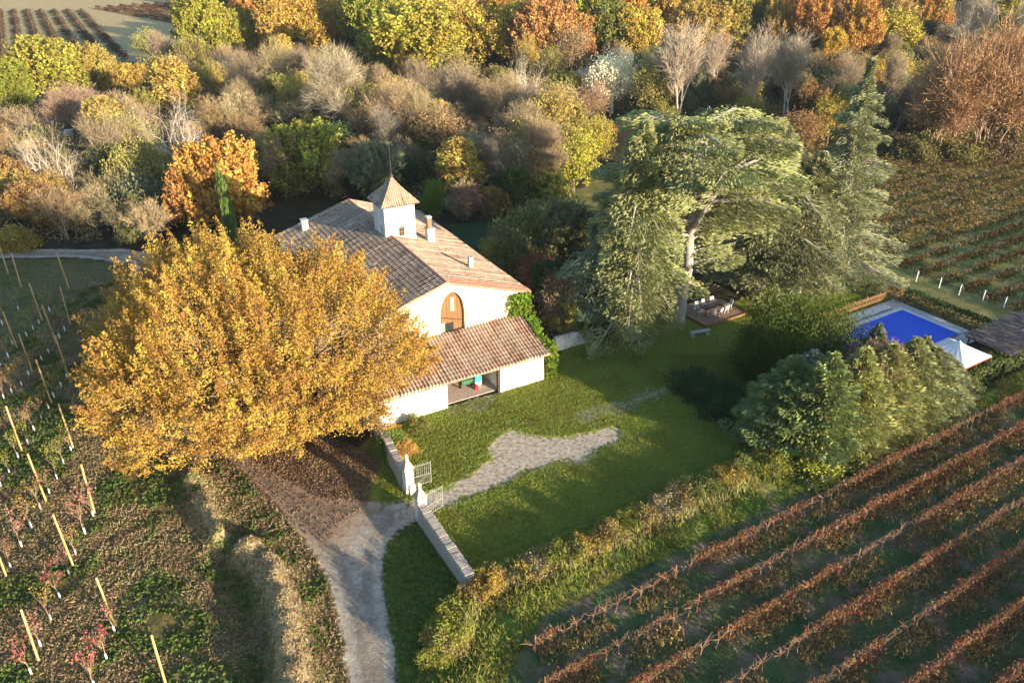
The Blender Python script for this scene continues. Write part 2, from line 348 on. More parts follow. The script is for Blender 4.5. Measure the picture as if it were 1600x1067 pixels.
    dr = g.ramp(n_f, [(.34, (.20,.16,.11)), (.5, (.42,.35,.26)), (.66, (.56,.48,.37))])
    col = g.mix(mask('d_drive', .35, 2.6, -.05), col, dr)
    col = g.mix(1, col, g.ramp(n_vf, [(.25, (.55,.55,.55)), (.5, (1,1,1)), (.8, (1.35,1.35,1.35))]), 'MULTIPLY')
    h = g.math('ADD', g.math('MULTIPLY', n_vf, .35), g.math('MULTIPLY', n_f, .9))
    hard = g.math('MAXIMUM', mask('d_road', .2, .5), mask('d_drive', .2, 1.2))
    hh = g.math('MULTIPLY', h, g.math('MULTIPLY_ADD', hard, -.72, 1.))
    g.principled(out, col, .95, g.bump(hh, .75, .16), spec=.1); return m
M_ground = ground_mat()

cls = np.zeros((len(gx)-1, len(gy)-1), int)
def fc(a): return (a[:-1, :-1]+a[1:, :-1]+a[:-1, 1:]+a[1:, 1:])/4
order = [('d_glade', 7), ('d_fl', 1), ('d_fr', 2), ('d_vine', 3), ('d_strip', 4), ('d_orch', 5), ('d_lawn', 6), ('d_road', 8), ('d_drive', 9)]
for k, i in order: cls[fc(SD[k]) > 0] = i
names = {0: 'forest_floor', 1: 'far_field', 2: 'upper_vineyard_ground', 3: 'vineyard_ground', 4: 'grass_verge', 5: 'orchard_ground', 6: 'lawn', 7: 'meadow', 8: 'road', 9: 'driveway'}
idx = np.arange(GX.size).reshape(GX.shape)
allV = np.stack([GX.ravel(), GY.ravel(), GZ.ravel()], 1)
for c, nm in names.items():
    ii, jj = np.where(cls == c)
    if len(ii) == 0: continue
    F = np.stack([idx[ii, jj], idx[ii+1, jj], idx[ii+1, jj+1], idx[ii, jj+1]], 1)
    u, inv = np.unique(F, return_inverse=True)
    me = np_mesh(nm, allV[u], inv.reshape(F.shape), {k: SD[k].ravel()[u] for k in ('d_road','d_drive','d_lawn','d_strip','d_vine','d_orch','d_fr','d_fl','d_litter','d_glade','d_bank')}, True, M_ground)
    tag(link(nm, me), kind='structure')

# ------------------------------------------------------------------ foliage builders
def leaves(C, D, L, Wd, rnd, rng, jitter_n=1.0):
    """diamond leaf sprays: centre C, axis D, length L, width Wd -> V, F, attr"""
    N = len(C); D = unit(D); A = rng.normal(size=(N, 3)); A[:, 2] *= jitter_n
    S_ = unit(np.cross(D, A)); L = np.broadcast_to(np.asarray(L, float), (N,))[:, None]; Wd = np.broadcast_to(np.asarray(Wd, float), (N,))[:, None]
    V = np.stack([C-D*L*.5, C+S_*Wd*.5-D*L*.05, C+D*L*.5, C-S_*Wd*.5-D*L*.05], 1).reshape(-1, 3)
    return V, np.arange(4*N).reshape(N, 4), np.repeat(rnd, 4)
def tubes(P0, P1, R0, R1, n=3):
    P0 = np.asarray(P0, float); P1 = np.asarray(P1, float); N = len(P0)
    d = unit(P1-P0); ref = np.where(np.abs(d[:, 2:3]) < .9, np.array([[0, 0, 1.]]), np.array([[1., 0, 0]]))
    x = unit(np.cross(d, ref)); y = np.cross(d, x); V = []
    for p, r in ((P0, R0), (P1, R1)):
        for k in range(n):
            t = 2*math.pi*k/n; V.append(p+(x*math.cos(t)+y*math.sin(t))*np.asarray(r, float)[:, None])
    V = np.stack(V, 1).reshape(-1, 3); b = np.arange(N)[:, None]*2*n; F = []
    for k in range(n): F.append(np.concatenate([b+k, b+(k+1) % n, b+n+(k+1) % n, b+n+k], 1))
    return V, np.concatenate(F, 0)
def curve_segs(p0, p1, r0, r1, rng, sag=.0, n=4, wob=.08):
    p0 = np.array(p0, float); p1 = np.array(p1, float); L = np.linalg.norm(p1-p0); pts = [p0]
    for i in range(1, n):
        t = i/n; q = p0*(1-t)+p1*t+rng.normal(size=3)*L*wob*.5; q[2] += sag*L*math.sin(t*math.pi); pts.append(q)
    pts.append(p1); rr = np.linspace(r0, r1, n+1)
    return [(pts[i], pts[i+1], rr[i], rr[i+1]) for i in range(n)]
def seg_mesh(name, segs, n=4, mat=None, rng=None):
    P0 = [s[0] for s in segs]; P1 = [s[1] for s in segs]; R0 = [s[2] for s in segs]; R1 = [s[3] for s in segs]
    V, F = tubes(P0, P1, R0, R1, n)
    r = (rng or np.random.RandomState(1)).rand(len(segs))
    return np_mesh(name, V, F, {'rnd': np.repeat(r, 2*n)}, True, mat or M_bark)

def broadleaf(name, seed, R, H, base, nclump, per, leaf, lobes=7, up=.8, csz=None, flat=1.0, dense=1.0, interior=.15, xr=1.0):
    """crown of lobes; every lobe carries upward pointing leaf clumps. Returns (trunk mesh, crown mesh)"""
    rng = np.random.RandomState(seed); cz = (H+base)/2; hz = (H-base)/2
    lc = [np.array([0, 0, cz+.15*hz])]; lr = [.62]
    for i in range(lobes):
        a = 2*math.pi*(i+rng.rand()*.6)/lobes; q = rng.uniform(.35, .62); zz = rng.uniform(-.45, .45)
        lc.append(np.array([math.cos(a)*R*q*xr, math.sin(a)*R*q, cz+zz*hz])); lr.append(rng.uniform(.34, .5))
    lc = np.array(lc); lr = np.array(lr)
    k = rng.choice(len(lc), nclump, p=lr**2/(lr**2).sum()); d = unit(rng.normal(size=(nclump, 3))+np.array([0, 0, .35]))
    rad = np.where(rng.rand(nclump) < interior, rng.uniform(.3, .85, nclump), rng.uniform(.86, 1.1, nclump))
    C = lc[k]+d*(lr[k]*rad)[:, None]*np.array([R, R, hz*flat])
    C[:, 2] = np.maximum(C[:, 2], base*.75+rng.rand(nclump)*.08*H)
    cs = csz or .085*R
    ax = unit(d*.7+np.array([0, 0, up])+rng.normal(size=(nclump, 3))*.25)
    tone = rng.rand(nclump)
    n = nclump*per; ki = np.repeat(np.arange(nclump), per)
    t = rng.uniform(-1, 1, n); q = rng.normal(size=(n, 3))*(.55*cs*(1-.5*(t[:, None]+1)/2))*rng.uniform(.6, 1.3, nclump)[ki][:, None]
    Q = C[ki]+ax[ki]*(t*cs*1.5)[:, None]+q
    D = unit(ax[ki]*.6+rng.normal(size=(n, 3)))
    rnd = np.clip(.55*tone[ki]+.45*rng.rand(n), 0, 1)
    sz = leaf*rng.uniform(.6, 1.35, n)
    V, F, a = leaves(Q, D, sz*1.3, sz*.85, rnd, rng); crown = np_mesh(name+'_crown', V, F, {'rnd': a}, False, M_leaf)
    segs = []; tr = .030*H+.012*R; fork = np.array([0, 0, base+.12*(H-base)])
    segs += curve_segs((0, 0, -.3), fork, tr*1.25, tr*.8, rng, 0, 3, .02)
    for j in range(len(lc)):
        a = lc[j]; segs += curve_segs(fork, a, tr*.55, tr*.2, rng, .08, 4, .12)
        for i in np.where(k == j)[0][:max(6, int(nclump/len(lc)*.35))]:
            segs += curve_segs(a if rng.rand() < .6 else (a+fork)/2, C[i], tr*.14, tr*.035, rng, .05, 2, .15)
    return seg_mesh(name+'_trunk', segs, 5), crown

def bare(name, seed, H, spread=.5, levels=5, kids=3, trunk=.022, up=.35, first=.25, twig=.02, ratio=.68, multi=1, gnarl=.12, leafn=0, leaf=.15, tip=.35):
    """leafless tree: recursive limbs (trunk mesh) and a haze of twigs (crown mesh)"""
    rng = np.random.RandomState(seed); thick = []; thin = []; tips = []
    st = []
    for m_ in range(multi):
        a = rng.rand()*6.28; s_ = spread*.35 if multi > 1 else .03
        st.append((np.array([rng.normal()*.02*H*(multi > 1), rng.normal()*.02*H*(multi > 1), -.02*H]), unit(np.array([math.cos(a)*s_, math.sin(a)*s_, 1.])), first*H*rng.uniform(.85, 1.15), trunk*H/multi**.4, 0))
    while st:
        p, d, L, r, lv = st.pop()
        nseg = 3 if lv < 2 else 2; r1 = r*.7
        for i in range(nseg):
            d = unit(d+rng.normal(size=3)*gnarl+np.array([0, 0, .05])); q = p+d*L/nseg
            ra = r+(r1-r)*i/nseg; rb = r+(r1-r)*(i+1)/nseg
            (thick if lv < levels-(2 if kids > 2 else 1) else thin).append((p, q, ra, rb))
            if lv >= 1 and lv < levels-1 and i < nseg-1:
                b = unit(d+unit(rng.normal(size=3))*spread*1.3); st.append((q, b, L*ratio*.8, rb*.45, lv+1))
            p = q
        if lv >= levels-1: tips.append((p, d)); continue
        for j in range(kids):
            b = unit(d+unit(rng.normal(size=3))*spread*rng.uniform(.6, 1.3)+np.array([0, 0, up*.3])); st.append((p, b, L*ratio*rng.uniform(.8, 1.2), r1*rng.uniform(.5, .75), lv+1))
    zmax = max(max(s[1][2] for s in thin), .01); sc = H/zmax
    tp = np.array([t[0] for t in tips]); td = np.array([t[1] for t in tips])
    n = 3; tp = np.repeat(tp, n, 0); td = unit(np.repeat(td, n, 0)+rng.normal(size=(len(tp), 3))*tip)
    L = H*.05*rng.uniform(.6, 1.6, len(tp)); V1, F1, a1 = leaves(tp+td*L[:, None]*.5, td, L, twig*H*.12, rng.rand(len(tp)), rng)
    V2, F2 = tubes([s[0] for s in thin], [s[1] for s in thin], [max(s[2], twig*.05*H) for s in thin], [max(s[3], twig*.03*H) for s in thin], 3)
    V = [V2, V1]; F = [F2, F1+len(V2)]; A = [np.repeat(rng.rand(len(thin)), 6), a1]
    if leafn:
        sel = rng.choice(len(tp), leafn); C = tp[sel]+rng.normal(size=(leafn, 3))*.02*H
        V3, F3, a3 = leaves(C, rng.normal(size=(leafn, 3)), leaf*H*.1, leaf*H*.07, rng.rand(leafn), rng); F.append(F3+len(V2)+len(V1)); V.append(V3); A.append(a3)
    V = np.concatenate(V)*sc; F = np.concatenate(F); A = np.concatenate(A)
    tm = seg_mesh(name+'_trunk', [(s[0]*sc, s[1]*sc, s[2]*sc, s[3]*sc) for s in thick], 5)
    rr = np.percentile(np.hypot(V[:, 0], V[:, 1]), 96)
    return tm, np_mesh(name+'_twigs', V, F, {'rnd': A}, False, M_twig), rr

def conifer(name, seed, H, R, prof, nb, per_, leaf=(.5, .13), droop=.12, rise=.1, base=.05, trunk=.025, wid=.45, lean=None, forks=None, jag=.25, tipup=0., thickz=.25):
    """boughs carrying flat feathery sprays. prof(t)->relative radius at relative height t"""
    rng = np.random.RandomState(seed); segs = []; CC = []; DD = []; RR = []; per = per_*2 if name.endswith('cedar') else per_
    tops = forks or [((0, 0, 0), (0, 0, H))]
    rt = trunk*H
    for fi, (a, b) in enumerate(tops): segs += curve_segs(a, b, rt if fi == 0 else rt*.5, rt*.12, rng, 0, 6, .02)
    for i in range(nb):
        fi = i % len(tops); A, B = np.array(tops[fi][0], float), np.array(tops[fi][1], float)
        t = base+(1-base)*(i+rng.rand())/nb; zt = t*H
        ft = np.clip((zt-A[2])/(B[2]-A[2]), 0, .98); p0 = A+(B-A)*ft
        Lr = prof(t)*R*rng.uniform(1-jag, 1+jag*.6)
        if Lr < .25: Lr = .25
        ang = i*2.399+rng.normal()*.3
        if name == 'umbrella_cedar' and t < .72 and math.cos(ang+math.pi/2-.1) > .55: ang += 1.5*(1 if math.sin(ang+math.pi/2-.1) > 0 else -1)
        o = np.array([math.cos(ang), math.sin(ang), 0])
        zend = rise*Lr-droop*Lr*rng.uniform(.5, 1.5); p1 = p0+o*Lr+np.array([0, 0, zend])
        mid = p0+o*Lr*.5+np.array([0, 0, rise*Lr*.8])
        r0 = max(.02, rt*.35*(Lr/R)); segs += [(p0, mid, r0, r0*.6), (mid, p1, r0*.6, .015)]
        m = int(per*(.3+.7*Lr/R)); s = rng.rand(m)**.7*.92+.1; side = np.array([-o[1], o[0], 0]); w = wid*Lr*np.sin(np.clip(s, 0, 1)*math.pi*.86+.3)*rng.uniform(-1, 1, m)
        b = np.where(s[:, None] < .5, p0+(mid-p0)*(s*2)[:, None], mid+(p1-mid)*((s-.5)*2)[:, None])
        C = b+side*w[:, None]; C[:, 2] += -np.abs(w)*.16+rng.normal(size=m)*thickz*.5+rng.normal()*0
        d = o*1.0+side[None]*(np.sign(w)*rng.uniform(.2, 1., m))[:, None]; d[:, 2] += rng.uniform(-.45, .15, m)+tipup
        CC.append(C); DD.append(d); tone = rng.rand(); RR.append(np.clip(.4*tone+.6*rng.rand(m), 0, 1))
    C = np.concatenate(CC); D = np.concatenate(DD); rnd = np.concatenate(RR); n = len(C)
    V, F, a = leaves(C, D, leaf[0]*rng.uniform(.5, 1.4, n), leaf[1]*rng.uniform(.7, 1.4, n), rnd, rng, 1.)
    return seg_mesh(name+'_trunk', segs, 6), np_mesh(name+'_crown', V, F, {'rnd': a}, False, M_needle)

def shrub(name, seed, nclump, per, leaf, R=1., H=1., hollow=.55):
    rng = np.random.RandomState(seed); d = unit(rng.normal(size=(nclump, 3))); d[:, 2] = np.abs(d[:, 2])
    lump = 1+.28*np.sin(d[:, 0]*3.1+seed)*np.cos(d[:, 1]*4.3+seed*2)+.12*rng.normal(size=nclump)
    C = d*(rng.uniform(hollow, 1, nclump)*lump)[:, None]*np.array([R, R, H]); C[:, 2] += .05*H
    n = nclump*per; ki = np.repeat(np.arange(nclump), per); cs = .13*max(R, H)
    Q = C[ki]+rng.normal(size=(n, 3))*cs; Q[:, 2] = np.abs(Q[:, 2])
    rnd = np.clip(.5*rng.rand(nclump)[ki]+.5*rng.rand(n), 0, 1); sz = leaf*rng.uniform(.6, 1.4, n)
    V, F, a = leaves(Q, unit(d[ki]*.6+rng.normal(size=(n, 3))), sz*1.3, sz*.8, rnd, rng)
    segs = []
    for i in range(14): segs += curve_segs((rng.normal()*.05, rng.normal()*.05, -.05), C[i]*.9, .03*R, .01*R, rng, 0, 2, .1)
    return seg_mesh(name+'_stems', segs, 4), np_mesh(name+'_leaves', V, F, {'rnd': a}, False, M_leaf)

def plant(kind, trunk, crown, loc, scale, rz, ccol, tcol, label, cat='tree', group=None, names=('trunk', 'crown')):
    root = empty(kind, loc, rz, label, cat, group, scale)
    t = link(names[0], trunk, root); t.color = (*tcol, 1)
    c = link(names[1], crown, root); c.color = (*ccol, 1)
    return root
OAKS = [broadleaf('oak%d' % i, 30+i, 5.5, 11, .7, 420, 56, .30, lobes=7+i % 3, up=.8, csz=.66) for i in range(5)]
NARROW = [broadleaf('tall%d' % i, 50+i, 3.6, 13, .7, 380, 50, .30, lobes=6, up=.9, csz=.7) for i in range(2)]
SPARSE = [broadleaf('sparse%d' % i, 60+i, 5, 10, 1.2, 330, 22, .24, lobes=7, up=.5, csz=.9) for i in range(2)]
BARES = [bare('bare0', 1, 12, .55, 7, 3, .014, .6, .18, twig=.010, ratio=.72), bare('bare1', 2, 12, .7, 6, 3, .013, .4, .2, multi=3, gnarl=.14, twig=.012),
         bare('bare2', 3, 12, .6, 6, 3, .012, .4, .22, multi=4, twig=.012)]
POPLARS = [bare('poplar%d' % i, 10+i, 16, .30, 6, 3, .008, 1.3, .15, gnarl=.06, twig=.012, ratio=.78, multi=2) for i in range(2)]
PLANES = [bare('plane%d' % i, 20+i, 18, .44, 6, 3, .008, .9, .12, gnarl=.08, leafn=22000, leaf=.07, multi=6, ratio=.80, twig=.012) for i in range(2)]
DEADS = [bare('dead%d' % i, 24+i, 13, .85, 6, 2, .028, .1, .24, gnarl=.24, twig=.009, multi=5, ratio=.78) for i in range(2)]
SHRUBS = [shrub('shrub%d' % i, 70+i, 130, 54, .072) for i in range(3)]
TWIGS = [bare('twigbush%d' % i, 80+i, 1., .75, 5, 3, .03, .3, .22, multi=6, twig=.05) for i in range(2)]
_st = {}
def stat(me):
    if me.name not in _st:
        v = np.empty(len(me.vertices)*3, np.float32); me.vertices.foreach_get('co', v); v = v.reshape(-1, 3)
        _st[me.name] = (float(np.percentile(np.hypot(v[:, 0], v[:, 1]), 96)), float(np.percentile(v[:, 2], 99.5)))
    return _st[me.name]
rnd = random.Random(3)
GOLD = (.43,.27,.045); ORANGE = (.40,.19,.035); YG = (.28,.26,.028); GREEN = (.10,.15,.025); OLIVE = (.16,.14,.03); RUST = (.26,.11,.04)
TAN = (.27,.20,.12); GREYT = (.30,.25,.17); PINKT = (.27,.14,.09); CREAM = (.62,.56,.42); PALE = (.50,.42,.32)
BK = (.12,.09,.065); BKP = (.42,.36,.28)
def jit(c, a=.12): k = 1+rnd.uniform(-a, a); return tuple(max(0, v*k*(1+rnd.uniform(-a, a)*.5)) for v in c)

def put(lib, kind, bx, by, ty, w, col, label, cat='tree', group=None, bark=BK, v=None, R0=None, H0=None):
    """a plant whose foot is seen at (bx,by), whose top reaches row ty and which is w pixels wide"""
    x, y = P(bx, by); h = max(.6, height(bx, by, ty)); m = span(bx, by, w)/2
    i = rnd.randrange(len(lib)) if v is None else v % len(lib); it = lib[i]
    r0, H0 = stat(it[1]); s = m/r0; sz = h/H0
    return plant(kind, it[0], it[1], (x, y, gz(x, y)-.02), (s, s, sz), rnd.uniform(0, 6.28), jit(col, .06), bark, label, cat, group)
def oak(*a, **k): return put(OAKS, 'broadleaf_tree', *a, R0=5.2, H0=11.6, **k)
def tall(*a, **k): return put(NARROW, 'broadleaf_tree', *a, R0=3.4, H0=13.6, **k)
def sparse(*a, **k): return put(SPARSE, 'broadleaf_tree', *a, R0=4.9, H0=10.6, **k)
def bare_t(*a, **k): return put(BARES, 'bare_tree', *a, H0=12, **k)

# ================================================================== THE BUILDING
A0 = np.array(P(601, 667)); B0 = np.array(P(850, 593)); U = (B0-A0)/np.linalg.norm(B0-A0)
BANG = math.atan2(U[1], U[0])
def bw(u, w): return (A0[0]+U[0]*u-U[1]*w, A0[1]+U[1]*u+U[0]*w)
church = empty('farm_chapel', (A0[0], A0[1], 0), BANG, 'white limewashed chapel with tiled gable roof, square belfry tower and tiled lean-to porch', 'building')
UL, UR, WF, WB, ZE, ZA = -.1, 15.3, 4.4, 28.5, 6.45, 8.95; UC = 7.7
def gable(u): return ZA-(ZA-ZE)*abs(u-UC)/(UR-UC)
AC, AW = 8.2, 1.12                                           # arch centre and half width
def arch(u):
    t = abs(u-AC)/AW; return 6.0+2.0*math.sqrt(max(0, 1-t**1.7)) if t < 1 else 0
mb = MB(); W2 = WF+.6
cols = [UL, 3., AC-AW]+[AC-AW+2*AW*i/16 for i in range(1, 17)]+[12., UR]; cols = sorted(set(cols+[UC]))
for a, b in zip(cols[:-1], cols[1:]):
    inside = a >= AC-AW-1e-6 and b <= AC+AW+1e-6
    za, zb = (arch(a), arch(b)) if inside else (-.2, -.2)
    if inside: za = max(za, 6.0); zb = max(zb, 6.0)
    ta, tb = gable(a)-.02, gable(b)-.02
    mb.quadbox([(a,WF,za),(b,WF,zb),(b,W2,zb),(a,W2,za),(a,WF,ta),(b,WF,tb),(b,W2,tb),(a,W2,ta)])
mb.box(AC-AW, AC+AW, WF, W2, -.2, 2.4)
mb.build('gable_wall', M_lime, church)
mb = MB(); mb.box(UL, UL+.6, W2, WB, -.2, ZE-.02); mb.box(UR-.6, UR, W2, WB, -.2, ZE-.02)
for a, b in ((UL+.6, UC), (UC, UR-.6)): mb.quadbox([(a,WB-.6,-.2),(b,WB-.6,-.2),(b,WB,-.2),(a,WB,-.2),(a,WB-.6,gable(a)-.05),(b,WB-.6,gable(b)-.05),(b,WB,gable(b)-.05),(a,WB,gable(a)-.05)])
mb.build('side_wall', M_lime, church)
# arched plank infill
door = MB(); n = 9
for i in range(n):
    a = AC-AW+2*AW*i/n; b = AC-AW+2*AW*(i+1)/n-.02; d = .015*(i % 2)
    door.quadbox([(a,WF+.34-d,2.4),(b,WF+.34-d,2.4),(b,WF+.42,2.4),(a,WF+.42,2.4),(a,WF+.34-d,max(arch(a),6.)),(b,WF+.34-d,max(arch(b),6.)),(b,WF+.42,max(arch(b),6.)),(a,WF+.42,max(arch(a),6.))])
dr = door.build('arch_door', M_wood, church)
x = MB(); x.box(AC-.05, AC+.32, WF+.28, WF+.335, 6.1, 7.35); x.build('light_panel', M_woodlight, dr)
x = MB(); x.box(AC-.98, AC-.62, WF+.27, WF+.33, 4.0, 5.15); x.build('door_board', M_woodlight, dr)
x = MB(); x.box(AC-.60, AC+.2, WF+.29, WF+.335, 4.0, 5.05); x.build('door_opening_shade', M_dark, dr)  # near-black slab on the planks, painted as the shade inside an opening
x = MB(); x.bar((AC-1.05, WF+.28, 5.75), (AC+1.05, WF+.28, 5.05), .05, 4); x.build('door_shadow_bar', M_wooddark, dr)  # diagonal shadow across the planks, drawn as a dark bar

def tiled(name, u0, u1, v0, v1, fn, mat, parent, pu=.30, pv=.42, amp=.085, thick=.12):
    """corrugated roof sheet: corrugation along u (period pu), courses along v; fn(u,v)->(x,y,z)"""
    nu = int((u1-u0)/pu)*6; us = np.linspace(u0, u1, nu+1); nv = int((v1-v0)/pv)
    vs = []; hs = []
    for j in range(nv):
        a = v0+(v1-v0)*j/nv; b = v0+(v1-v0)*(j+1)/nv; vs += [a, b-.004]; hs += [0., .035]
    vs = np.array(vs); hs = np.array(hs)
    rng = np.random.RandomState(len(name)+nu)
    UU, VV = np.meshgrid(us, vs, indexing='ij')
    colj = (np.floor(UU/pu)).astype(int); rowj = (np.floor((VV+1e-4)/pv)).astype(int)
    rj = np.random.RandomState(7).rand(512, 512)[colj % 512, rowj % 512]
    Hh = amp*np.abs(np.cos(UU/pu*math.pi))**.8*1.6+hs[None, :]*.9+(rj-.5)*.03
    X, Y, Z = fn(UU, VV); V = np.stack([X.ravel(), Y.ravel(), (Z+Hh).ravel()], 1)
    I = np.arange(V.shape[0]).reshape(UU.shape)
    F = np.stack([I[:-1, :-1], I[1:, :-1], I[1:, 1:], I[:-1, 1:]], -1).reshape(-1, 4)
    Xb, Yb, Zb = fn(UU[[0, -1]][:, [0, -1]], VV[[0, -1]][:, [0, -1]]); Zb = Zb-thick
    nb = len(V); V = np.concatenate([V, np.stack([Xb.ravel(), Yb.ravel(), Zb.ravel()], 1)])
    F = np.concatenate([F, [[nb, nb+1, nb+3, nb+2]], [[I[0,0], I[0,-1], nb+1, nb]], [[I[-1,0], nb+2, nb+3, I[-1,-1]]]])
    # rims along the eave and top
    e = I[:, -1]; V2 = V[e].copy(); V2[:, 2] = V2[:, 2].min()-thick*.4 if abs(V2[0,2]-V2[-1,2]) < .2 else V2[:, 2]-thick
    k0 = len(V); V = np.concatenate([V, V2]); kk = np.arange(len(e)-1)
    F = np.concatenate([F, np.stack([e[:-1], e[1:], k0+kk+1, k0+kk], 1)])
    tu = np.concatenate([UU.ravel(), np.zeros(4), us]); tv = np.concatenate([VV.ravel(), np.zeros(4), np.full(len(us), v1-.1)])
    me = np_mesh(name, V, F, {'tu': tu, 'tv': tv}, False, mat)
    return link(name, me, parent)
sl = math.hypot(UR-UC, ZA-ZE); slope = (ZA-ZE)/(UR-UC); ov = .35
def roofR(a, v): return UC+v*(UR-UC)/sl, a, ZA-v*slope*(UR-UC)/sl+.02+.05*np.sin(a*.35)*np.sin(v*.3)
def roofL(a, v): return UC-v*(UC-UL)/sl, a, ZA-v*slope*(UR-UC)/sl+.02+.05*np.sin(a*.4+1)*np.sin(v*.3)
tiled('roof', WF-.25, WB+.2, .02, sl+ov, roofR, M_tile, church)
ro = tiled('roof', WF-.25, WB+.2, .02, sl+ov, roofL, M_tile, church)
rt_ = MB(); 
k = WF-.25
while k < WB: rt_.bar((UC, k, ZA+.05), (UC, k+.42, ZA+.09), .13, 8, .11); k += .40
rt_.build('ridge_tile', M_tilered, ro)
# red replacement courses along the gable verge
def roofRr(a, v): x_, y_, z_ = roofR(a, v); return x_, y_, z_+.03
rr_ = tiled('verge_tiles', WF-.27, WF+.75, .3, sl+ov+.03, roofRr, M_tilered, church)
# lean-to
LT, LB, SL = 4.35, 2.62, -.35
def leanR(a, v):
    t = v/4.95; return a, WF-.02-t*(WF+.38), LT-t*(LT-LB)-.09*np.sin(np.clip(t, 0, 1)*3.1)+.05*np.sin(a*.6)+.02*np.sin(a*2.1)
tiled('lean_to_roof', -1.3, 14.95, 0.02, 4.95, leanR, M_tile2, church)
tm_ = MB()
for k in range(3): tm_.box(-1.2, 14.8, .35+k*1.6, .50+k*1.6, LB-.16+k*.62, LB-.02+k*.62)
tm_.box(5.3, 10.4, .05, .3, 2.22, 2.42); tm_.box(6.05, 6.2, 0.4, 4.3, 2.3, 2.42)
tm_.build('roof_beam', M_wooddark, church)
w1 = MB(); w1.quadbox([(-1.25,.0,-.3),(5.48,.0,-.3),(5.48,.45,-.3),(-1.25,.45,-.3),(-1.25,.0,2.38),(5.48,.0,2.38),(5.48,.45,2.38),(-1.25,.45,2.38)])
w1.box(-1.25, -.8, .45, WF, -.3, 2.38); w1.box(5.05, 5.46, .45, 1.3, -.3, 2.36); w1.build('lean_to_wall', M_plaster, church)
w2 = MB(); w2.quadbox([(10.32,0,-.3),(14.62,0,-.3),(14.62,.45,-.3),(10.32,.45,-.3),(10.32,0,2.38),(14.50,0,2.38),(14.50,.45,2.38),(10.32,.45,2.38)])
w2.box(14.15, 14.5, .45, WF, -.3, 2.37); w2.box(10.34, 10.7, .45, WF, -.3, 2.37); w2.build('lean_to_wall', M_plaster, church)
x = MB(); x.box(10.16, 10.315, .1, .36, 0, 2.3); x.build('door_post', M_wooddark, church)
x = MB(); x.box(-.7, 10.3, .5, WF-.02, -.02, .06); x.build('porch_floor', noisy('porch_gravel', (.34,.25,.19), (.52,.42,.34), 6, .95, .8, 14), church)
# belfry
TU0, TU1, TW0, TW1 = 7.15, 10.15, 16.3, 19.2; TZ = 12.0
tower = MB(); tower.box(TU0, TU1, TW0, TW1, 5.5, TZ); tw = tower.build('tower', M_plaster, church)
def tower_roof():
    V = []; F = []; tu = []; tv = []; nseg = 8; O = .38
    cx, cy = (TU0+TU1)/2, (TW0+TW1)/2
    for s_ in range(4):
        nn = 14*6; base = len(V)
        for j in range(nseg*2):
            jj = j//2; t = min(1, (jj+(j % 2)*.98)/nseg)                 # 0 eave, 1 apex
            half = ((TU1-TU0)/2+O)*(1-t)**1.28+.03; z = TZ-.12+2.35*t**.96+(0.03 if j % 2 == 0 else 0)
            for i in range(nn+1):
                q = i/nn*2-1; hgt = .05*abs(math.cos(i/6*math.pi))*(1-t*.6)
                lx, ly = q*half, -half
                c, s2 = [(1, 0), (0, 1), (-1, 0), (0, -1)][s_]
                V.append((cx+lx*c-ly*s2, cy+lx*s2+ly*c, z+hgt)); tu.append(q*half+7+s_*4.1); tv.append(t*3.3)
        for j in range(nseg*2-1):
            for i in range(nn): a = base+j*(nn+1)+i; F.append([a, a+1, a+nn+2, a+nn+1])
    b = len(V); h = (TU1-TU0)/2+O
    for c in ((-h, -h), (h, -h), (h, h), (-h, h)): V.append((cx+c[0], cy+c[1], TZ-.16)); tu.append(0); tv.append(0)
    F.append([b, b+1, b+2, b+3]); return np_mesh('tower_roof', V, F, {'tu': tu, 'tv': tv}, False, tile_mat('belfry_tiles', .22, .4, [(0, (.16,.11,.07)), (.4, (.34,.25,.17)), (.8, (.48,.39,.28)), (1, (.55,.47,.36))]))
link('tower_roof', tower_roof(), tw)
x = MB(); x.bar(((TU0+TU1)/2, (TW0+TW1)/2, TZ+2.1), ((TU0+TU1)/2, (TW0+TW1)/2, TZ+5.4), .035, 6, .02); x.lathe((TU0+TU1)/2, (TW0+TW1)/2, [(.13, TZ+2.1), (.16, TZ+2.25), (.06, TZ+2.4)], 8); x.build('lightning_rod', M_irond, tw)
def arched(name, cu, w, z0, wd, h, mat, parent, dy, side=False):
    pts = [(-wd, 0), (wd, 0), (wd, h-wd)]+[(wd*math.cos(t), h-wd+wd*math.sin(t)) for t in [math.pi*k/8 for k in range(1, 8)]]+[(-wd, h-wd)]
    m_ = MB(); a = []; b = []
    for (px, pz) in pts:
        if side: a.append((w, cu+px, z0+pz)); b.append((w+dy, cu+px, z0+pz))
        else: a.append((cu+px, w, z0+pz)); b.append((cu+px, w+dy, z0+pz))
    m_.face(a); m_.face(b[::-1]); n_ = len(a)
    for i in range(n_): m_.face([a[i], b[i], b[(i+1) % n_], a[(i+1) % n_]])
    return m_.build(name, mat, parent)
wi = arched('tower_window', 8.75, TW0-.03, 8.85, .28, .95, M_wood, tw, .06)
for du in (-.13, .13):
    for k in range(2): x = MB(); x.box(8.75+du-.09, 8.75+du+.09, TW0-.045, TW0-.031, 8.93+k*.38, 9.22+k*.38); x.build('window_pane', M_glass, tw)
arched('tower_window', 17.2, TU0-.03, 8.75, .32, 1.15, M_grey, tw, .05, True)
x = MB(); x.box(TU0-.05, TU1+.05, TW0-.05, TW1+.05, TZ-.30, TZ-.17); x.build('cornice', M_plaster, tw)
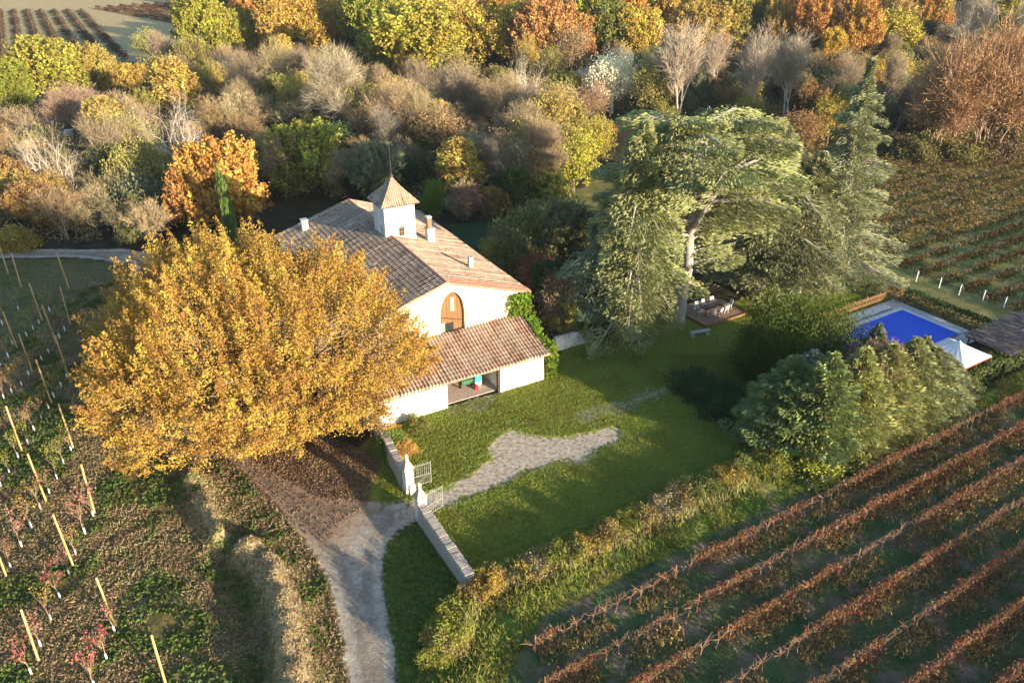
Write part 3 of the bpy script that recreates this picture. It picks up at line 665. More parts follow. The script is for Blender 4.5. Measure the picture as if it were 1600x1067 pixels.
# chimneys
zr = lambda u: ZA-slope*(u-UC)
x = MB(); x.box(11.25, 11.95, 16.0, 16.75, 7.3, zr(11.6)+1.35); ch = x.build('chimney', M_plaster, church)
x = MB(); x.box(11.2, 12.0, 15.95, 16.8, zr(11.6)+1.35, zr(11.6)+1.47); x.build('chimney_cap', M_grey, ch)
x = MB(); x.box(11.32, 11.72, 16.1, 16.55, zr(11.6)+1.47, zr(11.6)+2.5); x.build('brick_flue', M_brick, ch)
x = MB(); x.box(11.28, 11.76, 16.06, 16.59, zr(11.6)+2.5, zr(11.6)+2.62); x.build('flue_cap', M_plaster, ch)
x = MB(); x.box(12.15, 12.5, 9.0, 9.4, 6.9, zr(12.3)+1.05); c2 = x.build('chimney', M_lime, church)
x = MB(); x.box(12.1, 12.55, 8.95, 9.45, zr(12.3)+1.05, zr(12.3)+1.13); x.build('chimney_cap', M_grey, c2)
x = MB(); x.box(2.0, 2.6, 26.3, 26.9, 6.2, 8.3); c3 = x.build('chimney', M_plaster, church)
x = MB(); x.box(1.95, 2.65, 26.25, 26.95, 8.3, 8.4); x.build('chimney_cap', M_grey, c3)

# things standing in the porch
def inb(name, u, w, label, cat, rz=0): x_, y_ = bw(u, w); return empty(name, (x_, y_, .06), BANG+rz, label, cat)
r_ = inb('upright_board', 9.15, 1.75, 'teal and white pointed board standing upright in the porch', 'board', .15)
x = MB(); pr = [(.0,.42),(.28,.45),(.36,.8),(.33,1.25),(.18,1.7),(.0,1.95),(-.18,1.7),(-.33,1.25),(-.36,.8),(-.28,.45)]
x.face([(a,0,b-.42) for a, b in pr]); x.face([(a,.09,b-.42) for a, b in pr][::-1])
for i in range(10): a, b = pr[i], pr[(i+1) % 10]; x.face([(a[0],0,a[1]-.42),(a[0],.09,a[1]-.42),(b[0],.09,b[1]-.42),(b[0],0,b[1]-.42)])
x.build('board_body', M_teal, r_); x = MB(); x.box(-.30, .30, -.02, 0, .08, .42); x.build('white_band', M_white, r_)
r_ = inb('garden_cart', 8.15, 2.2, 'dark green two wheeled cart parked in the porch', 'cart')
x = MB(); x.frust(0, 0, .35, .85, .4, .3, .55, .42); x.build('tub', M_green, r_)
for sx in (-.5, .5): x = MB(); x.bar((sx-.04, 0, .28), (sx+.04, 0, .28), .28, 14); x.build('wheel', M_irond, r_)
x = MB(); x.bar((-.3, .4, .8), (-.3, 1.0, 1.0), .025); x.bar((.3, .4, .8), (.3, 1.0, 1.0), .025); x.bar((-.3, 1.0, 1.0), (.3, 1.0, 1.0), .025); x.build('handle', M_irond, r_)
r_ = inb('canister', 8.75, 1.35, 'small red canister on the porch floor before the teal board', 'canister')
x = MB(); x.lathe(0, 0, [(.16,0),(.18,.05),(.18,.38),(.10,.46),(.05,.52)], 12); x.build('can_body', M_red, r_, smooth=False); x = MB(); x.lathe(0, 0, [(.055,.52),(.055,.58)], 8); x.build('cap', M_white, r_)
r_ = inb('wooden_pallet', 6.2, 3.6, 'brown wooden pallet leaning at the back of the porch', 'pallet')
x = MB()
for k in range(5): x.box(-.6, .6, 0, .03, .05+k*.22, .18+k*.22)
for k in (-.55, 0, .5): x.box(k, k+.08, .03, .12, 0, 1.15)
p_ = x.build('pallet_board', M_woodlight, r_); p_.rotation_euler = (-.2, 0, 0)

# ivy on the corner
def ivy():
    rng = np.random.RandomState(9); n = 15000; C = []
    while len(C) < n:
        t = rng.rand()
        if t < .5:      # gable wall corner, above the lean-to
            u = UR+.15-abs(rng.normal())*.75; z = rng.uniform(2.0, 6.5); w = WF-.12-abs(rng.normal())*.22
            if z < 4.5 and u < 14.9: continue
        elif t < .85:   # slopes down along the end of the lean-to
            s_ = rng.rand(); w = WF*(1-s_)-.2; z = rng.uniform(.0, 4.9-s_*2.0); u = 15.1+rng.normal()*.33+.25*math.sin(s_*9); 
            if u < 14.75: continue
        else: u = UR+abs(rng.normal())*.25; w = rng.uniform(WF-.2, WF+2.2); z = rng.uniform(.3, 6.0)
        C.append((u, w, z))
    C = np.array(C); cl = rng.rand(60, 3)*np.array([3, 5, 6])+np.array([13, 0, 0]); tone = rng.rand(60)
    k = np.argmin(((C[:, None]-cl[None])**2).sum(-1), 1); sz = rng.uniform(.10, .26, n)
    V, F, a = leaves(C, rng.normal(size=(n, 3))+np.array([0, 0, .8]), sz*1.2, sz, np.clip(.4*tone[k]+.6*rng.rand(n), 0, 1), rng)
    return np_mesh('ivy_leaves', V, F, {'rnd': a}, False, M_leaf)
iv = empty('ivy', (A0[0], A0[1], 0), BANG, 'bright green ivy climbing the right corner of the white chapel', 'ivy')
c = link('leaves', ivy(), iv); c.color = (.13, .20, .012, 1)
x = MB(); x.bar((15.35, 4.2, 0), (15.4, 4.15, 5.6), .07, 6, .03); x.bar((15.1, 1.2, 0), (15.2, 2.6, 3.2), .06, 6, .03); x.bar((15.2, 2.6, 3.2), (15.38, 4.1, 4.6), .04, 5, .02); x.build('stem', M_bark, iv).color = (*BK, 1)

# ================================================================== walls, gate
def stone_wall(pts, th, h0, h1, label, mat=M_stone, cop=M_coping):
    (x0, y0), (x1, y1) = pts; L = math.hypot(x1-x0, y1-y0); r = empty('stone_wall', (x0, y0, 0), math.atan2(y1-y0, x1-x0), label, 'wall')
    n = max(4, int(L/.35)); rng = np.random.RandomState(int(L*10))
    V = []; F = []; 
    for i in range(n+1):
        t = i/n; h = h0+(h1-h0)*t+rng.uniform(-.04, .04); a = th/2+rng.uniform(-.03, .03); b = th/2+rng.uniform(-.03, .03)
        V += [(t*L, -a-.04, -.3), (t*L, -a, h*.5), (t*L, -a+.02, h), (t*L, b-.02, h), (t*L, b, h*.5), (t*L, b+.04, -.3)]
    for i in range(n):
        for k in range(5): a = i*6+k; F.append([a, a+6, a+7, a+1])
    F += [[0, 1, 4, 5], [1, 2, 3, 4]]; b = n*6; F += [[b+5, b+4, b+1, b], [b+4, b+3, b+2, b+1]]
    me = np_mesh('masonry', V, F, None, False, mat); link('masonry', me, r)
    m_ = MB(); x_ = 0
    while x_ < L-.1:
        l = min(rng.uniform(.3, .6), L-x_); h = h0+(h1-h0)*(x_+l/2)/L+.02+rng.uniform(-.02, .03); w_ = th/2+.05+rng.uniform(-.03, .03)
        m_.quadbox([(x_,-w_,h),(x_+l-.015,-w_,h),(x_+l-.015,w_,h),(x_,w_,h),(x_+.02,-w_*.85,h+.11),(x_+l-.04,-w_*.85,h+.10),(x_+l-.04,w_*.85,h+.11),(x_+.02,w_*.85,h+.12)]); x_ += l
    m_.build('coping', cop, r); return r
gl = P(639, 766); gr = P(659, 812)
cA = bw(-.75, -.1)
stone_wall([P(632, 760), (cA[0], cA[1])], .5, 1.45, 1.35, 'low stone wall running from the left gate pillar up to the chapel')
stone_wall([(gr[0]+.1, gr[1]-.3), P(736, 925)], .55, 1.45, 1.3, 'long grey stone wall running down from the right gate pillar beside the dark lawn')
stone_wall([P(866, 548), P(925, 531)], .4, 1.2, 1.1, 'short whitewashed garden wall between the chapel ivy and the cedars', M_plaster, M_plaster)
def pier(p, label, side):
    r = empty('gate_pillar', (p[0], p[1], 0), BANG+.05, label, 'gate pillar', 'white gate pillars with stone finials')
    x = MB(); x.frust(0, 0, -.2, .35, .36, .36, .34, .34); x.build('plinth', M_grey, r)
    x = MB(); x.frust(0, 0, .35, 2.0, .30, .30, .29, .29); x.build('shaft', M_plaster, r)
    x = MB(); x.box(-.38, .38, -.38, .38, 2.003, 2.10); x.box(-.33, .33, -.33, .33, 2.10, 2.16); x.frust(0, 0, 2.16, 2.62, .32, .32, .10, .10); x.build('pillar_cap', M_coping, r)
    x = MB(); x.lathe(0, 0, [(.10,2.6),(.14,2.66),(.06,2.72),(.12,2.82),(.13,2.92),(.08,3.02),(.02,3.1)], 12); x.build('finial', M_plaster, r, smooth=True)
    x = MB(); s = -.1 if side > 0 else .1; x.frust(.1, .42 if side < 0 else -.42, -.2, .75, .24, .22, .20, .04); x.build('buttress', M_plaster, r)
    return r
pier(gl, 'white gate pillar at the end of the wall nearer the chapel', 1); pier(gr, 'white gate pillar nearer the camera, where the long wall starts', -1)
def gate(p, ang, L, label):
    r = empty('gate_leaf', (p[0], p[1], .05), ang, label, 'gate', 'pair of open iron gates')
    x = MB()
    for z in (.12, .85, 1.75): x.bar((0, 0, z), (L, 0, z), .022, 6)
    x.bar((0, 0, 0), (0, 0, 1.85), .03, 6); x.bar((L, 0, 0), (L, 0, 1.85), .03, 6); x.bar((0, 0, .12), (L, 0, .85), .015, 5); x.build('gate_frame', M_iron, r)
    x = MB(); n_ = 9
    for i in range(1, n_): x.bar((L*i/n_, 0, .12), (L*i/n_, 0, 1.92), .012, 5)
    x.build('gate_bars', M_iron, r); return r
g1 = P(668, 757); g2 = P(691, 793)
gate((gl[0]+.28, gl[1]+.22), math.atan2(g1[1]-gl[1], g1[0]-gl[0]), 1.35, 'open iron gate leaf on the pillar nearer the chapel')
gate((gr[0]+.30, gr[1]+.22), math.atan2(g2[1]-gr[1], g2[0]-gr[0]), 1.4, 'open iron gate leaf on the pillar nearer the camera')

# ================================================================== golden oak
def golden_oak(seed, R, H, n1, per, leaf):
    rng = np.random.RandomState(seed); base = 2.3
    th = rng.rand(n1)*2*math.pi; q = rng.rand(n1)
    ph = np.arcsin(np.clip(rng.uniform(-.30, 1, n1), -1, 1))                         # elevation angle on the dome
    lump = 1+.085*np.sin(3*th+1)+.06*np.sin(5*th+2.2*ph*3)+.07*np.sin(9*th+5*ph+1.3)+.05*np.sin(13*th-9*ph)+.035*rng.normal(size=n1)
    rad = np.where(q < .72, 1., rng.uniform(.55, .95, n1))*lump
    C = np.stack([np.cos(th)*np.cos(ph)*R*rad, np.sin(th)*np.cos(ph)*R*rad, 4.6+np.sin(ph)*(H-4.6)*rad], 1)
    C[:, 2] = np.where(ph < 0, 4.6+np.sin(ph)*7.5*rad, C[:, 2]); C[:, 2] = np.maximum(C[:, 2], 1.9)
    keep = ~((np.abs(vnoise(th*4.5+3, ph*6+2)-.5) > .33) & (ph < .75) & (q < .80)); C = C[keep]; ph = ph[keep]; th = th[keep]; n1 = len(C)
    d = unit(C-np.array([0, 0, 3.])); upw = np.clip(ph, -.1, 1)*1.1+.35
    ax = unit(d*.75+np.array([0, 0, 1])*upw[:, None]+rng.normal(size=(n1, 3))*.22)
    cs = rng.uniform(.34, .88, n1); tone = np.clip(.5+.30*rng.normal(size=n1), 0, 1)
    ki = np.repeat(np.arange(n1), per); n = n1*per; t = rng.uniform(-1, 1, n)
    q = rng.normal(size=(n, 3))*(cs[ki]*.36*(1.0-.7*t))[:, None]
    Q = C[ki]+ax[ki]*(t*cs[ki]*1.95)[:, None]+q
    rnd_ = np.clip(.62*tone[ki]+.38*rng.rand(n), 0, 1); sz = leaf*rng.uniform(.55, 1.4, n)
    V, F, a = leaves(Q, ax[ki]*.5+rng.normal(size=(n, 3)), sz*1.25, sz*.85, rnd_, rng)
    segs = curve_segs((0, 0, -.3), (0, 0, 3.2), .85, .62, rng, 0, 3, .02); hubs = []
    for i in range(15):
        t_ = 2*math.pi*i/15*2.0; e = .15+.75*(i/15); r_ = R*.55*math.cos(e); p1 = np.array([math.cos(t_)*r_, math.sin(t_)*r_, 3.4+math.sin(e)*(H-4)*.6])
        segs += curve_segs((0, 0, 2.6+1.2*rng.rand()), p1, .36, .15, rng, .05, 5, .10); hubs.append(p1)
    hubs = np.array(hubs); nn = np.argmin(((C[:, None]-hubs[None])**2).sum(-1), 1)
    for i in range(0, n1, 4): segs += curve_segs(hubs[nn[i]], C[i], .07, .018, rng, .03, 3, .12)
    return seg_mesh('golden_oak_trunk', segs, 5), np_mesh('golden_oak_crown', V, F, {'rnd': a}, False, M_leaf)
ot, oc = golden_oak(11, 11.2, 13.2, 3000, 130, .122)
ox, oy = P(408, 648)
plant('golden_oak', ot, oc, (ox, oy, 0), (1, .84, 1), 0, (.365,.22,.032), (.30,.25,.19), 'huge golden orange oak spreading over the track left of the chapel')

# ================================================================== cedars and conifers
def umb(t): return (.10 if t < .28 else .62 if t < .45 else .95 if t < .82 else 1.0-(t-.82)*3.2)
cx_, cy_ = P(1058, 508)
ct, cc = conifer('umbrella_cedar', 4, 21, 8.6, umb, 104, 520, (.46, .12), .12, .14, .30, .034, .42,
    forks=[((0, 0, -.3), (.9, .8, 19.8)), ((.35, .3, 10.5), (3.6, 1.5, 19.4)), ((.4, .3, 11.5), (-2.2, -.6, 19.6)), ((.3, .3, 9.5), (2.5, -2.8, 16.2))], jag=.3, thickz=.35)
CED = (.255,.27,.10); CEDB = (.18,.23,.13); CBK = (.34,.31,.28)
plant('cedar_tree', ct, cc, (cx_, cy_, 0), (1, 1, 1), 0, CED, CBK, 'great flat topped cedar with thick pale trunk beside the patio')
def drp(t): return min(1., (1-t)*1.9+.12)*(.75+.25*math.sin(t*23))
def spi(t): return max(.05, (1-t)**.95)*(.9+.1*math.sin(t*60))
ct2, cc2 = conifer('drooping_cedar', 6, 20, 6.2, drp, 95, 420, (.42, .11), .38, .10, .10, .026, .5, thickz=.35, jag=.3)
ct3, cc3 = conifer('spire_cedar', 8, 23, 6.4, spi, 190, 230, (.36, .075), .22, .14, .08, .02, .35, jag=.65, thickz=.34)
def cedar(t, c_, bx, by, ty, w, H0, R0, col, label, bark=CBK, rz=None):
    x_, y_ = P(bx, by); h = height(bx, by, ty); m = span(bx, by, w)/2; R0, H0 = stat(c_)
    return plant('cedar_tree', t, c_, (x_, y_, 0), (m/R0, m/R0, h/H0), rnd.uniform(0, 6) if rz is None else rz, col, bark, label)
cedar(ct2, cc2, 982, 530, 195, 165, 20, 6.2, CED, 'drooping green cedar left of the great cedar, boughs hanging to the lawn')
cedar(ct2, cc2, 935, 520, 330, 120, 20, 6.2, CEDB, 'lower bluish cedar beside the short garden wall')
cedar(ct2, cc2, 1185, 450, 200, 215, 20, 6.2, (.255,.265,.12), 'dense cedar close behind the patio, right of the great cedar')
cedar(ct2, cc2, 1245, 460, 240, 130, 20, 6.2, (.28,.28,.12), 'shorter full cedar between the patio and the pool fence')
cedar(ct3, cc3, 1288, 452, 96, 185, 23, 5.8, (.26,.275,.13), 'tall narrow pointed cedar standing highest, behind the pool fence')

def con(t): return (1-t)**.75*(.9+.12*math.sin(t*31))
st1 = [conifer('blue_spruce%d' % i, 40+i, 8, 3.3, con, 150, 380, (.25, .085), .05, .12, .02, .02, .5, tipup=.35, jag=.22, thickz=.2) for i in range(2)]
SPR = [((1218,690),560,130,(.17,.22,.07),'blue green spruce at the near left end of the conifer clump'), ((1268,708),556,130,(.22,.26,.075),'frontmost pale green spruce of the conifer clump'),
       ((1318,692),548,125,(0.350,0.336,0.094),'yellow green cypress in the front middle of the conifer clump'), ((1362,668),540,115,(0.350,0.336,0.100),'yellow green cypress under the bare bush of the conifer clump'),
       ((1402,648),532,115,(0.333,0.336,0.112),'olive cypress right of the middle of the conifer clump'), ((1440,632),545,105,(0.315,0.320,0.125),'second last spruce towards the white tent'),
       ((1466,615),556,80,(0.315,0.320,0.131),'last small spruce beside the white tent'), ((1352,600),508,60,(0.228,0.256,0.150),'small blue spruce poking up before the pool cover'), ((1255,640),550,100,(0.193,0.240,0.163),'shaded blue spruce behind the front row of the clump'),
       ((1425,612),528,75,(0.315,0.320,0.125),'pale spruce top overlapping the blue pool cover')]
for i, (b, ty, w, col, lab) in enumerate(SPR):
    x_, y_ = P(*b); h = height(b[0], b[1], ty)*1.02; m = span(b[0], b[1], w)/2
    it = st1[i % 2]; plant('conifer', it[0], it[1], (x_, y_, 0), (m/stat(it[1])[0]*1.22, m/stat(it[1])[0]*1.22, h/8), i*1.3, col, (.12,.08,.06), lab, 'conifer', 'conifers in the clump before the pool')
x_, y_ = P(1345, 655); plant('bare_shrub', BARES[2][0], BARES[2][1], (x_, y_, 0), (.55, .55, .62), 1, (.30,.19,.12), (.25,.15,.10), 'leafless brown bush sticking out of the conifer clump', 'shrub')
# dark yew
yt, yc = shrub('yew', 90, 620, 90, .024, 1, 1, .7)
x_, y_ = P(1240, 578); plant('yew_bush', yt, yc, (x_, y_, 0), (5.0, 4.2, 6.0), .3, (.085,.115,.018), BK, 'large dark rounded yew bush between patio and blue pool', 'bush')
x_, y_ = P(1195, 585); plant('yew_bush', yt, yc, (x_, y_, 0), (2.6, 2.6, 3.4), 2.3, (.05,.08,.02), BK, 'smaller dark yew bush on the patio side of the large one', 'bush')
for i, (bx, by, w, h, lab) in enumerate([(1085,612,75,1.7,'leftmost low dark laurel bush beside the gravel end'), (1120,632,80,2.0,'second low dark laurel bush from the gravel end'), (1150,655,75,2.0,'middle dark laurel bush on the lawn edge'), (1180,682,60,1.8,'dark laurel bush touching the conifer clump')]):
    x_, y_ = P(bx, by); m = span(bx, by, w)/2; sb = SHRUBS[i % 3]
    plant('laurel_bush', sb[0], sb[1], (x_, y_, 0), (m, m, h), i, (.05,.085,.03), BK, lab, 'bush', 'dark bushes along the lawn edge')

# ================================================================== pool, fence, tent, reed roof
PO = P(1409, 486); PANG = math.atan2(-.519, -.856)
def pl(x, y): return (PO[0]+x*-.855-y*-.519, PO[1]+x*-.519+y*-.855)
root = empty('pool_terrace', (PO[0], PO[1], 0), PANG)
V_ = MB(); V_.quadbox([(-1.6,-2.1,-.2),(13,-2.1,-.2),(13,7.6,-.2),(-1.6,7.6,-.2),(-1.6,-2.1,.09),(13,-2.1,.09),(13,7.6,.09),(-1.6,7.6,.09)])
dk = V_.build('pool_terrace', M_deck); dk.location = root.location; dk.rotation_euler = root.rotation_euler; tag(dk, kind='structure'); bpy.data.objects.remove(root)
pool = empty('swimming_pool', (PO[0], PO[1], .09), PANG, 'rectangular swimming pool under a bright blue cover', 'swimming pool')
x = MB()
for a in ((-.45, 12.4, -.45, -.02), (-.45, 12.4, 6.22, 6.6), (-.45, -.02, -.02, 6.22), (12.02, 12.4, -.02, 6.22)): x.box(a[0], a[1], a[2], a[3], .003, .07)
x.build('coping', M_liner, pool, .01)
x = MB(); x.box(-.02, 12.02, -.02, 6.22, -.02, .04); x.build('cover', M_cover, pool)
x = MB(); x.bar((.2, 6.35, .22), (12, 6.35, .22), .10, 8); x.build('cover_roller', M_wire, pool)
r_ = empty('folded_tarpaulin', (*pl(5.6, -1.35), .09), PANG, 'crumpled pale tarpaulin lying along the back of the pool terrace', 'tarpaulin')
rng = np.random.RandomState(3); nx, ny = 60, 8; V = []; 
for i in range(nx+1):
    for j in range(ny+1): V.append((-5.2+10.4*i/nx, -.5+1.0*j/ny+.12*math.sin(i*.5)*(j in (0, ny)), .03+.07*rng.rand()*(0 < j < ny)))
I = np.arange(len(V)).reshape(nx+1, ny+1); F = np.stack([I[:-1, :-1], I[1:, :-1], I[1:, 1:], I[:-1, 1:]], -1).reshape(-1, 4)
link('cloth', np_mesh('tarp', V, F, None, True, M_liner), r_)
x = MB(); x.bar((-5, .62, .04), (5, .62, .04), .05, 6); x.build('roll_bar', M_irond, r_)
def fence(p0, p1, label, h=1.15, mat=M_fence):
    L = math.hypot(p1[0]-p0[0], p1[1]-p0[1]); r = empty('picket_fence', (p0[0], p0[1], 0), math.atan2(p1[1]-p0[1], p1[0]-p0[0]), label, 'fence')
    x = MB(); x.box(0, L, .02, .06, .3, .38); x.box(0, L, .02, .06, h-.25, h-.17); x.build('rail', mat, r)
    x = MB(); n_ = int(L/.2)
    for i in range(n_): x.box(i*.2, i*.2+.045, -.01, .015, .05, h+.03*math.sin(i*1.7))
    x.build('pickets', mat, r)
    for i in range(int(L/2)+1): x = MB(); x.box(i*2-.05, i*2+.05, .065, .16, -.2, h+.1); x.build('post', mat, r)
fence(pl(12.5, -2.35), pl(-.6, -2.35), 'orange brown picket fence between the shaded lawn and the pool')
# tent
tc = [P(1459, 548, 2.3), P(1487.5, 572, 2.3), P(1530, 553, 2.3)]
ctr = ((tc[0][0]+tc[2][0])/2, (tc[0][1]+tc[2][1])/2); ta = math.atan2(tc[2][1]-tc[1][1], tc[2][0]-tc[1][0]); hs = math.hypot(tc[2][0]-tc[1][0], tc[2][1]-tc[1][1])/2
tent = empty('garden_tent', (ctr[0], ctr[1], 0), ta, 'white peaked canvas garden tent with dark red frame beside the pool', 'tent')
V = []; n_ = 16
ring = []
for s_ in range(4):
    for i in range(n_):
        q = i/n_*2-1; c = [(q, -1), (1, q), (-q, 1), (-1, -q)][s_]; ring.append((c[0]*hs, c[1]*hs, 2.3-.0*(1-q*q)))
m_ = 10
for j in range(m_+1):
    t = j/m_; k = (1-t)**1.55
    for (a, b, c) in ring:
        fold = 1+.03*math.sin(math.atan2(b, a)*16)*t*(1-t)*3
        V.append((a*k*fold, b*k*fold, 2.3+1.2*t))
N_ = len(ring); F = []
for j in range(m_):
    for i in range(N_): F.append([j*N_+i, j*N_+(i+1) % N_, (j+1)*N_+(i+1) % N_, (j+1)*N_+i])
co = link('canopy', np_mesh('canopy', V, F, None, True, M_cloth), tent); md = co.modifiers.new('s', 'SOLIDIFY'); md.thickness = .02
x = MB()
for (a, b) in (((-1,-1),(1,-1)), ((1,-1),(1,1)), ((1,1),(-1,1)), ((-1,1),(-1,-1))): x.bar((a[0]*hs, a[1]*hs, 2.22), (b[0]*hs, b[1]*hs, 2.22), .06, 6)
x.build('frame', M_redw, tent)
for a in ((-1,-1),(1,-1),(1,1),(-1,1)): x = MB(); x.bar((a[0]*hs, a[1]*hs, 0), (a[0]*hs, a[1]*hs, 2.2), .05, 6); x.build('leg', M_redw, tent)
# reed roofed pergola
r_ = empty('reed_pergola', (*pl(-.6, 10.6), 0), PANG, 'low pergola with dark weathered reed roof behind the white tent', 'pergola')
rng = np.random.RandomState(8); P0 = []; P1 = []
for i in range(1500):
    a = rng.uniform(-4.6, 4.6); b = rng.uniform(-2.0, 2.0); an = rng.normal()*.16; l = rng.uniform(.5, 1.6); z = 2.2+rng.uniform(0, .14)-.05*abs(b)
    P0.append((a-math.sin(an)*l*.5, b-l*.5, z)); P1.append((a+math.sin(an)*l*.5, b+l*.5, z+rng.normal()*.03))
V, F = tubes(P0, P1, np.full(1500, .035), np.full(1500, .02), 3)
link('reed_bundles', np_mesh('reeds', V, F, None, False, M_reed), r_)
x = MB(); x.box(-4.5, 4.5, -2.0, 2.0, 2.02, 2.14); x.build('roof_deck', M_reed, r_)
for a in (-4.2, 0, 4.2):
    for b in (-1.8, 1.8): x = MB(); x.bar((a, b, 0), (a, b, 2.02), .08, 7); x.build('post', M_wooddark, r_)
r_ = empty('parasol', (*P(1596, 528, 1.5), 0), .4, 'pale canvas parasol edge showing beyond the reed pergola', 'parasol')
x = MB(); x.lathe(0, 0, [(1.2, 1.9), (.8, 2.1), (.05, 2.35)], 8); x.build('canopy', M_cloth, r_); x = MB(); x.bar((0, 0, 0), (0, 0, 2.3), .03); x.build('pole', M_wood, r_)

# patio, table and chairs, bench
pc = P(1103, 512); pang = math.atan2(.53, .848)
pd = MB(); pd.box(0, 5.6, 0, 4.6, -.2, .16); o = pd.build('patio', M_patio); o.location = (pc[0], pc[1], 0); o.rotation_euler = (0, 0, pang); tag(o, kind='structure')
pe = MB(); pe.box(0, 5.6, -.08, -.003, -.2, .22); pe.box(-.08, -.003, -.08, 4.6, -.2, .22); o = pe.build('patio_edge', M_wood); o.location = (pc[0], pc[1], 0); o.rotation_euler = (0, 0, pang); tag(o, kind='structure')
def pt(a, b): return (pc[0]+a*math.cos(pang)-b*math.sin(pang), pc[1]+a*math.sin(pang)+b*math.cos(pang), .16)
tb = empty('garden_table', pt(2.9, 2.0), pang, 'long dark garden table on the brick patio under the great cedar', 'table')
x = MB(); x.box(-1.6, 1.6, -.5, .5, .70, .75); x.build('table_top', M_irond, tb, .01)
for a in (-1.45, 1.45):
    for b in (-.4, .4): x = MB(); x.box(a-.04, a+.04, b-.04, b+.04, 0, .695); x.build('leg', M_irond, tb)
first = None
chs = [(1.9,1.15,0,'pale chair at the near side of the patio table, nearest the cedar trunk'),(2.8,1.1,.1,'pale chair in the middle of the near side of the patio table'),(3.7,1.15,-.1,'pale chair at the near side of the patio table, farther right'),(4.75,1.7,1.4,'pale chair at the right end of the patio table'),
       (1.0,2.1,-1.5,'pale chair at the trunk end of the patio table'),(1.7,2.95,3.1,'pale chair at the far side of the patio table, nearest the trunk'),(2.7,3.0,3.2,'pale chair in the middle of the far side of the patio table'),(3.8,2.95,3.0,'pale chair at the far side of the patio table, farthest right')]
def chair_parts():
    m1 = MB(); m1.box(-.24, .24, -.22, .24, .42, .48); m2 = MB(); m2.quadbox([(-.24,-.25,.48),(.24,-.25,.48),(.24,-.21,.48),(-.24,-.21,.48),(-.23,-.36,.95),(.23,-.36,.95),(.23,-.32,.95),(-.23,-.32,.95)])
    legs = []
    for a in (-.21, .21):
        for b in (-.2, .21): m = MB(); m.box(a-.02, a+.02, b-.02, b+.02, 0, .419); legs.append(m)
    return [('seat', m1), ('backrest', m2)]+[('leg', m) for m in legs]
proto = empty('garden_chair', pt(chs[0][0], chs[0][1]), pang+chs[0][2], chs[0][3], 'chair', 'pale chairs round the patio table')
M_seat = noisy('weathered_white_plastic', (.36,.36,.34), (.50,.49,.46), 4, .6)
kids_ = [m.build(n, M_seat, proto) for n, m in chair_parts()]
for a, b, rz, lab in chs[1:]:
    c = proto.copy(); COL.objects.link(c); c.location = pt(a, b); c.rotation_euler = (0, 0, pang+rz); c['label'] = lab
    for k in kids_: d = k.copy(); COL.objects.link(d); d.parent = c
r_ = empty('stone_bench', (*P(1093, 524), 0), .35, 'weathered grey stone bench on the dark lawn before the patio', 'bench')
x = MB(); x.box(-1.05, 1.05, -.22, .22, .40, .50); x.build('seat', M_grey, r_, .02)
for a in (-.8, .8): x = MB(); x.frust(a, 0, -.05, .395, .14, .2, .11, .16); x.build('leg', M_grey, r_)

# ================================================================== hedges, climbers
def hedge(pts, w, h, label, col, dens=260, leaf=.13, name='hedge', top=None):
    rng = np.random.RandomState(int(abs(pts[0][0])*10)); C = []; X0 = np.array(pts[0])
    for (a, b) in zip(pts[:-1], pts[1:]):
        a = np.array(a); b = np.array(b); L = np.linalg.norm(b-a); d = (b-a)/L; nn = np.array([-d[1], d[0]]); m = int(L*dens)
        t = rng.rand(m)*L; f = rng.rand(m); s_ = np.where(f < .4, np.sign(rng.normal(size=m))*w/2, rng.uniform(-w/2, w/2, m)); z = np.where(f < .4, rng.rand(m)*h, h*(.85+.15*rng.rand(m)))
        wob = 1+.18*(vnoise(t*.8+a[0], z+3)-.5)*2; s_ = s_*wob+rng.normal(size=m)*.07; z = z*wob
        C.append(np.stack([a[0]-X0[0]+d[0]*t+nn[0]*s_, a[1]-X0[1]+d[1]*t+nn[1]*s_, z], 1))
    C = np.concatenate(C); n = len(C); sz = leaf*rng.uniform(.6, 1.5, n)
    V, F, a = leaves(C, rng.normal(size=(n, 3))+np.array([0, 0, .4]), sz*1.3, sz*.85, rng.rand(n), rng)
    r = empty(name, (X0[0], X0[1], 0), 0, label, 'hedge'); c = link('leaves', np_mesh('hedge_leaves', V, F, {'rnd': a}, False, M_leaf), r); c.color = (*col, 1)
    mb_ = MB()
    for (p, q) in zip(pts[:-1], pts[1:]):
        L = math.hypot(q[0]-p[0], q[1]-p[1])
        for i in range(int(L/.9)): t = (i+.5)*.9/L; xx = p[0]+(q[0]-p[0])*t-X0[0]; yy = p[1]+(q[1]-p[1])*t-X0[1]; mb_.bar((xx, yy, -.1), (xx+.1, yy, h*.8), .03, 4, .01)
    mb_.build('stems', M_bark, r).color = (*BK, 1)
hedge([pl(-2.4, -1.8), pl(-2.4, 3), pl(-2.3, 8.4)], 1.1, 1.5, 'dark clipped hedge between the pool terrace and the upper vineyard', (.05,.075,.02))
hedge([pl(-.2, -2.8), pl(.6, -6), pl(2.0, -10.5)], 1.5, 1.9, 'dark hedge with golden top bounding the shaded lawn above the fence', (.085,.10,.025))
hedge([pl(-.9, -2.6), pl(-1.6, -1.2)], 1.0, 1.7, 'orange brown climber tangled over the corner of the pool fence', (.30,.14,.04), 400, .12, 'climber')
hedge([P(1495, 600), P(1540, 580), P(1625, 548)], 2.6, 2.0, 'long loose olive hedge right of the tent above the lower vineyard', (.11,.135,.04), 520, .17)
hedge([pl(-3.3, -2), pl(-3.4, 4), pl(-3.2, 11)], .7, .8, 'low dry tangle along the vineyard side of the pool hedge', (.20,.15,.06), 200, .12, 'bramble')
